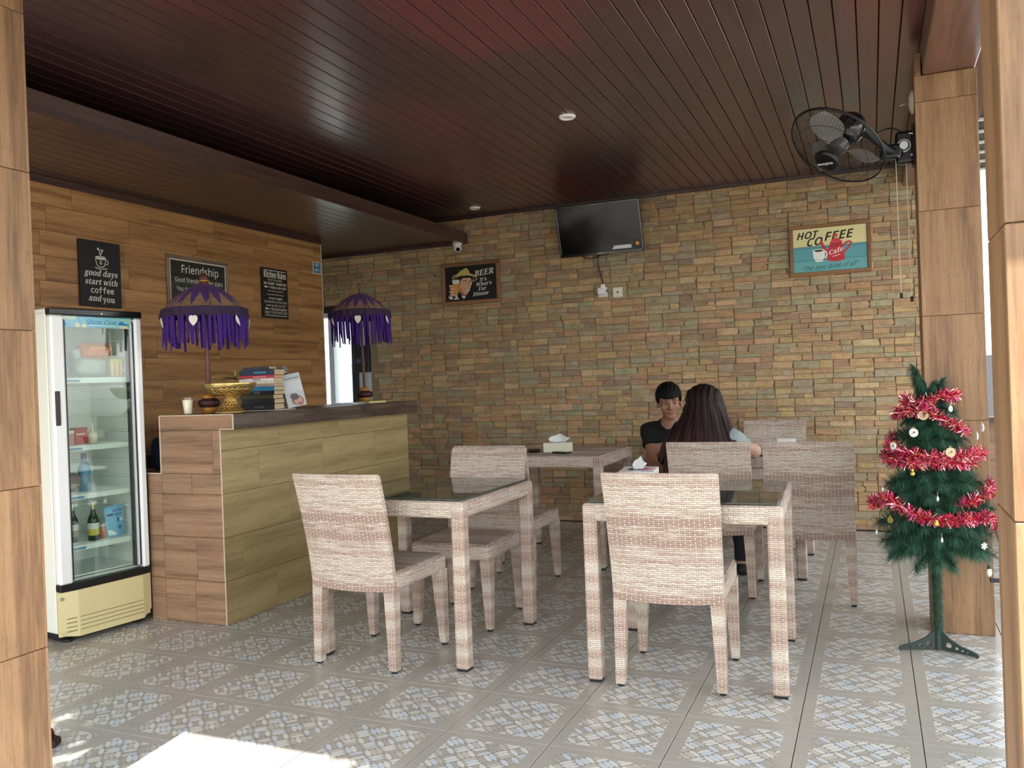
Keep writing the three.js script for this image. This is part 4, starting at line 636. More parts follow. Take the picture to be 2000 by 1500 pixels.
  part(mag2, 'pages', cbox(0.14, 0.245, 0.008, 0.001).translate(0, 0.123, 0), plain('#8b8d86', 0.7)); part(mag2, 'cover', new THREE.PlaneGeometry(0.138, 0.243).translate(0, 0.123, 0.0046), std({ roughness: 0.45, map: canvasTex(128, 224, (c, w, h) => { c.fillStyle = '#4b4f4a'; c.fillRect(0, 0, w, h); for (let i = 0; i < 260; i++) { c.fillStyle = pick(['#8b8f84', '#2b2e30', '#6d6a58', '#a5a79c']); c.fillRect(rnd() * w, rnd() * h, 12, 6); } }) }));
  const pp = thing('brochure', 'pale blue and white brochure lying on the counter before the doorway', 'brochure', [-0.735, YC + 0.001, -2.32], 0.35); part(pp, 'sheet', cbox(0.21, 0.006, 0.28, 0.001).translate(0, 0.003, 0), plain('#c3ced9', 0.5)); part(pp, 'sheet', cbox(0.2, 0.004, 0.27, 0.001).rotateY(0.15).translate(0.01, 0.008, 0.01), plain('#e6e8e8', 0.5));
  const pq = thing('notepad', 'yellowish notepad beside the base of the far parasol', 'notepad', [-0.66, YC + 0.001, -2.52], -0.3); part(pq, 'pad', cbox(0.12, 0.014, 0.16, 0.001).translate(0, 0.007, 0), plain('#c9c27a', 0.6)); part(pq, 'cover', cbox(0.118, 0.002, 0.158, 0.0005).translate(0.004, 0.0155, 0), plain('#8d8f52', 0.5));
}
// ---------------------------------------------------------------- behind the counter, in the doorway
{
  const k = thing('black_cabinet', 'black storage cabinet in the gap between the fridge and the counter', 'cabinet', [-1.5, 0, -1.42]); part(k, 'body', cbox(0.5, 0.9, 0.5, 0.006).translate(0, 0.45, 0), plain('#0f0f12', 0.5)); part(k, 'door', cbox(0.47, 0.84, 0.016, 0.003).translate(0, 0.45, 0.258), plain('#15151a', 0.4)); part(k, 'handle', cbox(0.02, 0.1, 0.02, 0.004).translate(0.18, 0.6, 0.275), M.steel);
  const bag = solo('blue_bag', rbox(0.2, 0.19, 0.12, 0.04, 4).translate(0, 0.095, 0), plain('#10263f', 0.6), 'dark blue bag in the gap beside the fridge', 'bag', [-1.16, 0.826, -1.08], 0.2); void bag;
  const shelf = struct('shelf_1', boxUV(new THREE.BoxGeometry(0.36, 0.02, 0.3).translate(-1.19, 0.815, -1.17)), M.brown); void shelf;
  const kettle = thing('kettle', 'black kettle in the dark gap beside the fridge', 'kettle', [-1.34, 0.905, -1.36]); part(kettle, 'body', lathe([[0, 0], [0.08, 0], [0.085, 0.06], [0.065, 0.15], [0.03, 0.17], [0, 0.172]], 28), plain('#111318', 0.3)); part(kettle, 'handle', tube([[0.06, 0.15, 0.0], [0.12, 0.13, 0.0], [0.12, 0.05, 0.0], [0.084, 0.03, 0]], 0.009, 20, 8), M.black);
  const e = thing('meter_box', 'black electric box on the white panel of the doorway', 'electric box', [-1.985, 1.545, ZW - 0.05]); part(e, 'case', rbox(0.175, 0.265, 0.06, 0.006, 2).translate(0, 0, 0.03), plain('#0d1017', 0.3)); part(e, 'label_plate', cbox(0.05, 0.04, 0.002, 0.0005).translate(-0.03, -0.02, 0.061), plain('#38507e', 0.4)); part(e, 'switch', cbox(0.02, 0.03, 0.012, 0.002).translate(0.03, -0.05, 0.064), plain('#7d8288', 0.4));
  const d = thing('water_drum', 'grey cylindrical drum outside the glass of the doorway', 'drum', [-2.42, 0, -5.15]); part(d, 'body', cyl(0.13, 0.13, 1.5, 32).translate(0, 0.75, 0), plain('#9aa2a8', 0.5)); part(d, 'lid', lathe([[0.135, 1.49], [0.135, 1.51], [0.1, 1.53], [0, 1.53]], 32), plain('#8b9298', 0.5));
}
// ---------------------------------------------------------------- tissues and small things on the tables
{
  function tissues(label, [x, y, z], turn, w, h, d, mat, tip) {
    const t = thing('tissue_box', label, 'tissue box', [x, y, z], turn);
    part(t, 'box', rbox(w, h, d, 0.004, 2).translate(0, h / 2, 0), mat); part(t, 'slot', cbox(w * 0.55, 0.002, d * 0.3, 0.0008).translate(0, h + 0.0005, 0), plain('#3a3a34', 0.8));
    const g = sheet(14, 8, (u, v) => { const a = (u - 0.5), k = Math.sin(Math.PI * u); return [a * tip * (0.75 + 0.45 * v) + 0.012 * v, h - 0.004 + v * (0.03 + 0.032 * k) + 0.004 * Math.sin(u * 14), 0.018 * Math.sin(u * 7 + v * 2) * (0.4 + v) + 0.012 * v]; });
    part(t, 'tissue', g, plain('#eef3f2', 0.8, { side: THREE.DoubleSide, transmission: 0.25, thickness: 0 }), 'white tissue pulled up through the slot'); return t;
  }
  tissues('cream tissue box on the bare wicker table by the stone wall', [0.59, 0.7535, -2.985], 0.28, 0.205, 0.068, 0.115, plain('#cdccb6', 0.5), 0.13);
  const w = tissues('white tissue box behind the nearest chair, on the middle glass table', [1.652, 0.761, -1.16], 0.12, 0.165, 0.075, 0.25, plain('#e9eaea', 0.35), 0.055);
  part(w, 'flap', cbox(0.05, 0.002, 0.02, 0.0005).rotateY(0.5).translate(0.045, 0.078, 0.012), plain('#d15b9a', 0.5), 'pink flap'); part(w, 'logo', cyl(0.008, 0.008, 0.001, 18).translate(0.035, 0.0757, 0.09), plain('#d9707f', 0.5), 'pink spot');
  const ph = thing('phone', 'black phone lying before the cream tissue box', 'phone', [0.665, 0.7535, -2.855], -0.35); part(ph, 'case', rbox(0.13, 0.012, 0.07, 0.005, 2).translate(0, 0.006, 0), plain('#121217', 0.4)); part(ph, 'screen', cbox(0.12, 0.001, 0.062, 0.0003).translate(0, 0.0125, 0), plain('#1b1c26', 0.08));
  const as = thing('ashtray', 'dark ashtray at the left of the cream tissue box', 'ashtray', [0.425, 0.7535, -2.93]); part(as, 'dish', lathe([[0, 0], [0.038, 0], [0.045, 0.018], [0.04, 0.019], [0.035, 0.006], [0, 0.005]], 28), plain('#2a1416', 0.3)); part(as, 'rim', new THREE.TorusGeometry(0.043, 0.003, 8, 32).rotateX(Math.PI / 2).translate(0, 0.019, 0), plain('#3a2022', 0.25));
  const nb = thing('white_box', 'small white box on the table behind the empty chair, right of the woman', 'box', [2.13, 0.7615, -3.3], 0.1); part(nb, 'pages', cbox(0.12, 0.05, 0.1, 0.001).translate(0, 0.026, 0), plain('#f1f1ef', 0.6)); part(nb, 'cover', cbox(0.124, 0.002, 0.104, 0.0006).translate(0, 0.052, 0), plain('#e6e8ea', 0.5));
  { const gt = scene.getObjectByName('dining_table_002'); void gt; }
  solo('twig', tube([[-0.035, 0.004, -0.03], [-0.012, 0.008, -0.012], [0.006, 0.006, 0.008], [0.012, 0.004, 0.045]], 0.0032, 16), plain('#1c1612', 0.9), 'dark bent twig lying on the floor tiles by the chair', 'twig', [0.288, 0.0, -0.99], 0.35);
  const sl = thing('slipper', 'dark red slipper peeking out from behind the left column', 'slipper', [-0.235, 0, 0.6], -1.35); part(sl, 'sole', extrude([[-0.04, -0.12], [-0.045, 0.02], [-0.048, 0.08], [-0.03, 0.125], [0.01, 0.135], [0.04, 0.1], [0.048, 0.03], [0.036, -0.1], [0, -0.135]], 0.016, 0.004).rotateX(-Math.PI / 2).translate(0, 0.005, 0), plain('#2b1512', 0.7)); part(sl, 'strap', sheet(10, 4, (u, v) => { const a = Math.PI * u; return [0.048 * Math.cos(a), 0.022 + 0.045 * Math.sin(a), -0.02 - v * 0.07]; }), plain('#7d2a24', 0.6, { side: THREE.DoubleSide }));
}
// ---------------------------------------------------------------- glass-door fridge
const FT = 1.412, FP = V3(-1.383, 0, -0.64), FX = V3(Math.cos(FT), 0, -Math.sin(FT)), FN = V3(Math.sin(FT), 0, Math.cos(FT));
const FR = (x, y, z) => FP.clone().addScaledVector(FX, x).addScaledVector(FN, z).setY(y).toArray();
{
  const f = thing('display_fridge', 'tall white glass-door display fridge with cream kick plate left of the counter', 'fridge', [FP.x, 0, FP.z], FT);
  const x0 = -0.272, x1 = 0.248, xc = (x0 + x1) / 2, W = x1 - x0, wh = plain('#eaf0e6', 0.4), inn = plain('#eef4f0', 0.45), dW = plain('#eceff0', 0.3);
  part(f, 'cabinet', join([cbox(0.03, 1.665, 0.45, 0.004).translate(x0 + 0.015, 0.885, -0.025), cbox(0.03, 1.665, 0.45, 0.004).translate(x1 - 0.015, 0.885, -0.025), cbox(W - 0.05, 1.665, 0.03, 0.003).translate(xc, 0.885, -0.235), cbox(W - 0.05, 0.04, 0.44, 0.003).translate(xc, 1.69, -0.02), cbox(W - 0.05, 0.26, 0.42, 0.003).translate(xc, 0.185, -0.03)]), wh, 'white fridge body');
  part(f, 'liner', join([cbox(0.006, 1.34, 0.4, 0.001).translate(x0 + 0.034, 1.0, -0.02), cbox(0.006, 1.34, 0.4, 0.001).translate(x1 - 0.034, 1.0, -0.02), cbox(W - 0.07, 1.34, 0.006, 0.001).translate(xc, 1.0, -0.215), cbox(W - 0.07, 0.008, 0.4, 0.001).translate(xc, 0.326, -0.02)]), inn);
  for (let i = 0; i < 15; i++) part(f, 'shelf_rib', join([cbox(0.018, 0.016, 0.36, 0.005).translate(x1 - 0.044, 0.395 + i * 0.085, -0.02), cbox(0.018, 0.016, 0.36, 0.005).translate(x0 + 0.044, 0.395 + i * 0.085, -0.02), cbox(W - 0.09, 0.016, 0.014, 0.004).translate(xc, 0.395 + i * 0.085, -0.205)]), inn);
  for (const y of [1.362, 1.0, 0.742, 0.472]) { const s = part(f, 'shelf', join([0, 1, 2, 3, 4, 5, 6, 7, 8, 9].map((k) => cbox(W - 0.1, 0.005, 0.005, 0.001).translate(xc, y + 0.012, -0.18 + k * 0.038))), plain('#e3e9e6', 0.4), 'white wire shelf'); part(s, 'price_rail', cbox(W - 0.09, 0.03, 0.008, 0.002).translate(xc, y, 0.185), plain('#dfe8e2', 0.35), 'pale shelf rail'); part(s, 'rail_label', cbox(0.1, 0.012, 0.002, 0.0005).translate(x0 + 0.13, y - 0.003, 0.1905), plain('#5c8fb5', 0.5), 'blue rail label'); }
  const d = part(f, 'door', join([cbox(0.072, 1.398, 0.045, 0.01).translate(x0 + 0.036, 1.004, 0.228), cbox(0.044, 1.398, 0.045, 0.01).translate(x1 - 0.022, 1.004, 0.228)]), dW, 'white door frame');
  part(d, 'top_rail', rbox(W + 0.002, 0.036, 0.05, 0.006, 2).translate(xc, 1.72, 0.227), plain('#101113', 0.25), 'black top rail'); part(d, 'gasket', join([cbox(0.012, 1.36, 0.03, 0.002).translate(x0 + 0.077, 1.0, 0.222), cbox(0.01, 1.36, 0.03, 0.002).translate(x1 - 0.05, 1.0, 0.222), cbox(0.008, 1.36, 0.03, 0.002).translate(x1 - 0.07, 1.0, 0.21)]), plain('#20262a', 0.4), 'dark door seal');
  part(d, 'chrome_strip', cbox(0.009, 1.35, 0.034, 0.002).translate(x1 - 0.0595, 1.0, 0.222), plain('#c9cfd2', 0.25)); part(d, 'bottom_rail', rbox(W, 0.036, 0.046, 0.004, 2).translate(xc, 0.29, 0.226), plain('#121315', 0.3), 'black bottom rail');
  part(d, 'glass_pane', cbox(W - 0.14, 1.36, 0.005, 0.001).translate(xc + 0.012, 0.99, 0.225), new THREE.MeshPhysicalMaterial({ color: 0xf4faf7, roughness: 0.02, transmission: 1, thickness: 0, ior: 1.5 }));
  part(d, 'handle', join([rbox(0.026, 0.178, 0.014, 0.004, 2).translate(x0 + 0.022, 1.218, 0.249)]), plain('#151516', 0.35), 'black recessed handle');
  part(d, 'header_sign', new THREE.PlaneGeometry(0.405, 0.058).translate(xc + 0.006, 1.671, 0.2295), std({ roughness: 0.3, map: canvasTex(512, 76, (c, w, h) => {
    const g = c.createLinearGradient(0, 0, w, h); g.addColorStop(0, '#a8d6e6'); g.addColorStop(0.5, '#7cc4de'); g.addColorStop(1, '#9fdac6'); c.fillStyle = g; c.fillRect(0, 0, w, h); c.fillStyle = '#cfe3cf'; c.fillRect(0, 0, w * 0.21, 22); c.strokeStyle = '#4a93b4'; c.lineWidth = 2; c.strokeRect(w * 0.25, 3, w, h * 0.6);
    for (const [x, y, r, f2] of [[0.04, 0.72, 20, '#5aa5da'], [0.12, 0.8, 14, '#8cc6e8'], [0.23, 0.8, 18, '#dfe3bd'], [0.32, 0.85, 18, '#d9e6c4'], [0.9, 0.92, 20, '#e3dcae'], [0.85, 1.0, 18, '#c9dfb8'], [0.97, 0.7, 16, '#57b7a0']]) { c.fillStyle = f2; c.beginPath(); c.arc(x * w, y * h, r, 0, 7); c.fill(); }
    c.fillStyle = '#2f86c8'; c.beginPath(); c.moveTo(w * 0.8, h * 0.6); c.quadraticCurveTo(w * 0.85, h * 0.1, w * 0.9, h * 0.5); c.quadraticCurveTo(w * 0.96, h * 0.65, w, h * 0.45); c.quadraticCurveTo(w * 0.93, h * 0.9, w * 0.8, h * 0.6); c.fill(); text(c, 'Show Case', w * 0.56, h * 0.46, 44, 'serif', 'italic', '#2470a8'); c.fillStyle = 'rgba(225,242,246,0.8)'; c.fillRect(w * 0.4, h * 0.74, w * 0.36, 6); }) }));
  part(f, 'top_cap', cbox(W, 0.03, 0.43, 0.004).translate(xc, 1.722, -0.02), plain('#e3e8e2', 0.4));
  const kick = [[x0 - 0.005, 0.232], [x0 + 0.09, 0.255], [x1 - 0.055, 0.255], [x1 + 0.004, 0.236]]; // plan of the kick plate, bowed forward
  const kp = sheet(3, 6, (u, v) => { const i = Math.round(u * 3), [x, z] = kick[i], y = 0.028 + v * 0.24, low = 1 - sstep(0, 0.18, v); return [x + (i === 0 ? 0.03 : i === 3 ? -0.035 : 0) * low, y - (i === 1 || i === 2 ? 0 : -0.012) * low, z]; });
  part(f, 'kick_plate', join([kp.toNonIndexed(), cbox(W, 0.225, 0.02, 0.002).translate(xc, 0.152, 0.222)].map((g) => { g.computeVertexNormals(); return g; })), plain('#dccf9c', 0.45), 'cream yellow kick plate');
  for (let i = 0; i < 4; i++) { const y = 0.128 - i * 0.022; part(f, 'vent_slit', join([cbox(W - 0.155, 0.0032, 0.002, 0.0005).translate(xc + 0.02, y, 0.2556), cbox(0.05, 0.0045, 0.002, 0.0005).rotateY(-0.237).translate(x0 + 0.055, y, 0.2475)]), plain('#7d7145', 0.6)); }
  part(f, 'lock', cyl(0.009, 0.009, 0.006, 16).rotateX(Math.PI / 2).rotateY(-0.6).translate(x0 + 0.012, 0.235, 0.238), plain('#8d8878', 0.35, { metalness: 0.6 }));
  part(f, 'base', cbox(W - 0.04, 0.05, 0.4, 0.003).translate(xc, 0.035, -0.02), plain('#131210', 0.7)); for (const [x, z] of [[x0 + 0.06, 0.19], [x1 - 0.06, 0.19], [x0 + 0.06, -0.18], [x1 - 0.06, -0.18]]) part(f, 'foot', cyl(0.022, 0.026, 0.014, 16).translate(x, 0.007, z), M.rubber);
  part(f, 'name_plate', cyl(0.005, 0.005, 0.002, 12).rotateX(Math.PI / 2).translate(xc + 0.02, 1.717, 0.2525), plain('#d5d8da', 0.3));
}
{ // what the fridge holds
  const crumple = (w, h, d, s, k = 0.25) => { const g = new THREE.SphereGeometry(1, 26, 18), p = g.attributes.position; for (let i = 0; i < p.count; i++) { const x = p.getX(i), y = p.getY(i), z = p.getZ(i), n = 1 + k * (fbm((x + 1) / 2, (y + 1) / 2, 6, 6, s, 3) + fbm((z + 1) / 2, (y + 1) / 2, 5, 5, s + 4, 2) - 1); p.setXYZ(i, Math.sign(x) * Math.pow(Math.abs(x), 0.7) * w / 2 * n, (Math.sign(y) * Math.pow(Math.abs(y), 0.75) * n + 1) * h / 2, z * d / 2 * n); } g.computeVertexNormals(); return g; };
  const clear = (c, t = 0.6) => new THREE.MeshPhysicalMaterial({ color: c, roughness: 0.25, transmission: t, thickness: 0 });
  const cb = thing('plastic_bag', 'crumpled clear plastic bag of groceries on the top fridge shelf', 'bag', FR(0.03, 1.381, 0.06), FT); part(cb, 'bag', crumple(0.2, 0.115, 0.16, 3), clear('#dfe9e6', 0.45)); part(cb, 'knot', crumple(0.05, 0.06, 0.04, 9, 0.5).translate(-0.07, 0.09, 0.02), clear('#e8f0ee', 0.4)); part(cb, 'contents', crumple(0.13, 0.08, 0.09, 14).translate(0.0, 0.01, 0), plain('#a3b98a', 0.6));
  const ob = thing('snack_bag', 'bright orange snack bag lying over the clear bag in the fridge', 'bag', FR(0.075, 1.478, 0.05), FT + 0.15); part(ob, 'bag', crumple(0.19, 0.095, 0.13, 21, 0.3), plain('#e2760c', 0.35)); part(ob, 'seal', cbox(0.15, 0.02, 0.004, 0.001).rotateX(0.5).translate(0, 0.06, 0.06), plain('#e9a04a', 0.35));
  const yb = thing('wafer_pack', 'yellow and pink wafer pack at the right of the top fridge shelf', 'packet', FR(0.165, 1.379, 0.12), FT - 0.2); part(yb, 'pack', rbox(0.068, 0.085, 0.03, 0.008, 2).translate(0, 0.0425, 0), plain('#e6c38d', 0.4)); part(yb, 'top_band', rbox(0.07, 0.026, 0.032, 0.006, 2).translate(0, 0.088, 0), plain('#d5cc45', 0.4), 'yellow top'); for (let i = 0; i < 5; i++) part(yb, 'wafer', cbox(0.007, 0.07, 0.003, 0.001).translate(-0.025 + i * 0.0125, 0.042, 0.016), plain(i % 2 ? '#d98f7a' : '#f0dbb0', 0.5));
  const tb = thing('food_tub', 'grey plastic tub with a blue emblem at the left of the top fridge shelf', 'tub', FR(-0.13, 1.379, 0.06), FT); part(tb, 'tub', lathe([[0, 0], [0.05, 0], [0.056, 0.11], [0, 0.112]], 28), clear('#a7b1ac', 0.3)); part(tb, 'emblem', cyl(0.02, 0.02, 0.003, 24).rotateX(Math.PI / 2).translate(0, 0.07, 0.054), plain('#4c6fa8', 0.4), 'blue round emblem');
  const rb = thing('red_box', 'red box on the second fridge shelf', 'box', FR(-0.055, 1.017, 0.1), FT + 0.1); part(rb, 'box', rbox(0.074, 0.09, 0.05, 0.004, 2).translate(0, 0.045, 0), plain('#b62331', 0.4)); part(rb, 'band', cbox(0.055, 0.008, 0.002, 0.0005).translate(-0.008, 0.055, 0.026), plain('#e5cfc4', 0.5));
  const pc = thing('pink_carton', 'small pink and white carton left of the red box in the fridge', 'carton', FR(-0.14, 1.017, 0.12), FT); part(pc, 'carton', rbox(0.06, 0.062, 0.06, 0.003, 2).translate(0, 0.031, 0), plain('#c98784', 0.5)); part(pc, 'lid', rbox(0.062, 0.018, 0.062, 0.003, 2).translate(0, 0.07, 0), plain('#e4e9dd', 0.5));
  const yj = thing('jar', 'yellowish jar behind the small pink and white carton in the fridge', 'jar', FR(-0.15, 1.017, 0.03), FT); part(yj, 'jar', lathe([[0, 0], [0.034, 0], [0.036, 0.1], [0.028, 0.115], [0, 0.116]], 24), plain('#b5ad82', 0.35)); part(yj, 'lid', lathe([[0.03, 0.112], [0.031, 0.13], [0, 0.131]], 24), plain('#d8d5bd', 0.4));
  const ic = thing('white_carton', 'white carton printed CY standing at the back of the second fridge shelf', 'carton', FR(-0.15, 1.017, -0.06), FT); part(ic, 'carton', rbox(0.085, 0.2, 0.05, 0.003, 2).translate(0, 0.1, 0), plain('#dfe4dd', 0.5)); part(ic, 'print', new THREE.PlaneGeometry(0.08, 0.05).translate(0, 0.165, 0.0258), std({ roughness: 0.5, map: canvasTex(128, 80, (c, w, h) => { c.fillStyle = '#dfe4dd'; c.fillRect(0, 0, w, h); text(c, 'CY', w * 0.66, h / 2, 50, 'serif', 'bold', '#3b4442'); }) }));
  const sq = thing('squeeze_bottle', 'cream squeeze bottle with a pointed nozzle right of the red box', 'bottle', FR(0.012, 1.017, 0.12), FT); part(sq, 'body', lathe([[0, 0], [0.026, 0], [0.025, 0.05], [0.017, 0.064], [0, 0.066]], 24), plain('#ded5ba', 0.45)); part(sq, 'nozzle', lathe([[0.01, 0.062], [0.0025, 0.108], [0, 0.109]], 16), plain('#d9d6c6', 0.45));
  const wb = thing('water_bottle', 'clear water bottle with a blue cap on the third fridge shelf', 'bottle', FR(-0.02, 0.759, 0.08), FT); part(wb, 'bottle', lathe([[0, 0], [0.031, 0], [0.032, 0.06], [0.029, 0.075], [0.032, 0.09], [0.031, 0.125], [0.013, 0.165], [0.0125, 0.185], [0, 0.186]], 28), clear('#a9d2ea', 0.55)); part(wb, 'label', lathe([[0.0325, 0.09], [0.0325, 0.122]], 28), plain('#5a9cc6', 0.45, { side: THREE.DoubleSide })); part(wb, 'cap', lathe([[0.0145, 0.178], [0.0145, 0.206], [0, 0.207]], 20), plain('#22457f', 0.4), 'blue cap');
  const ib = thing('frozen_bag', 'pinkish translucent bag at the left of the third fridge shelf', 'bag', FR(-0.125, 0.759, 0.08), FT); part(ib, 'bag', crumple(0.13, 0.11, 0.14, 31, 0.3), clear('#b9a7a4', 0.35)); part(ib, 'contents', crumple(0.09, 0.03, 0.1, 35).translate(0, 0.004, 0), plain('#4a4440', 0.6));
  const beer = (label, x, z, lab) => { const b = thing('glass_bottle', label, 'bottle', FR(x, 0.489, z), FT, 'green bottles in the fridge'); part(b, 'bottle', lathe([[0, 0], [0.029, 0], [0.03, 0.1], [0.026, 0.12], [0.0125, 0.15], [0.012, 0.19], [0.0145, 0.2], [0, 0.201]], 28), plain('#123a22', 0.08, { transmission: 0.25, thickness: 0 })); part(b, 'label', join([lathe([[0.0305, 0.028], [0.0305, 0.062]], 28)]), plain(lab, 0.5, { side: THREE.DoubleSide }), 'yellow lower label'); part(b, 'label', lathe([[0.0305, 0.062], [0.0305, 0.095]], 28), plain('#d5d8d2', 0.5, { side: THREE.DoubleSide }), 'silver upper label'); part(b, 'foil', lathe([[0.0132, 0.168], [0.0152, 0.2], [0.0145, 0.206], [0, 0.207]], 20), plain('#b9bd97', 0.35, { metalness: 0.4 })); return b; };
  beer('green bottle with a silver and yellow label in front on the lowest fridge shelf', -0.004, 0.12, '#c9b94a'); beer('darker green bottle at the left on the lowest fridge shelf', -0.085, 0.06, '#8b8460');
  const jj = thing('jam_jar', 'small jar of pinkish red sauce between the green bottle and the blue pouch', 'jar', FR(0.058, 0.489, 0.1), FT); part(jj, 'jar', lathe([[0, 0], [0.023, 0], [0.024, 0.05], [0.016, 0.066], [0, 0.067]], 24), plain('#b5664e', 0.3)); part(jj, 'lid', lathe([[0.017, 0.06], [0.018, 0.076], [0, 0.077]], 20), plain('#d8cfc4', 0.4));
  const mp = thing('milk_pouch', 'light blue Ultra Milk pouch leaning on the lowest fridge shelf', 'pouch', FR(0.132, 0.489, 0.12), FT); mp.rotation.order = 'YXZ'; mp.rotation.z = 0.09;
  part(mp, 'pouch', sheet(10, 14, (u, v) => { const b = 0.021 * Math.sin(Math.PI * u) * (1 - Math.pow(v, 3)); return [(u - 0.5) * (0.108 + 0.012 * v), v * 0.172, b]; }).applyMatrix4(new THREE.Matrix4()), plain('#6fb4d6', 0.35, { side: THREE.DoubleSide })); part(mp, 'back', sheet(10, 14, (u, v) => { const b = -0.021 * Math.sin(Math.PI * u) * (1 - Math.pow(v, 3)); return [(u - 0.5) * (0.108 + 0.012 * v), v * 0.172, b]; }), plain('#6fb4d6', 0.35, { side: THREE.DoubleSide }));
  part(mp, 'print', sheet(10, 14, (u, v) => [(u - 0.5) * 0.1, 0.012 + v * 0.15, 0.0016 + 0.021 * Math.sin(Math.PI * (0.05 + 0.9 * u)) * (1 - Math.pow(0.05 + v * 0.88, 3))]), std({ roughness: 0.35, map: canvasTex(200, 300, (c, w, h) => { c.fillStyle = '#70b5d8'; c.fillRect(0, 0, w, h); c.fillStyle = '#e8eef0'; c.beginPath(); c.moveTo(0, h); c.lineTo(0, h * 0.78); c.quadraticCurveTo(w * 0.3, h * 0.86, w * 0.42, h); c.fill(); c.fillStyle = '#27406e'; c.fillRect(8, 62, 62, 24); text(c, 'ULTRA', w * 0.64, 40, 40, 'sans-serif', 'bold', '#1f3f78'); text(c, 'MILK', w * 0.64, 80, 40, 'sans-serif', 'bold', '#1f3f78'); c.fillStyle = '#3f79ad'; c.beginPath(); c.arc(w * 0.62, h * 0.75, 26, 0, 7); c.fill(); c.fillStyle = '#e9f0f2'; c.beginPath(); c.arc(w * 0.8, h * 0.48, 20, 0, 7); c.fill(); c.fillStyle = '#3d5c94'; c.fillRect(w * 0.5, h * 0.38, 24, 50); }) }));
}
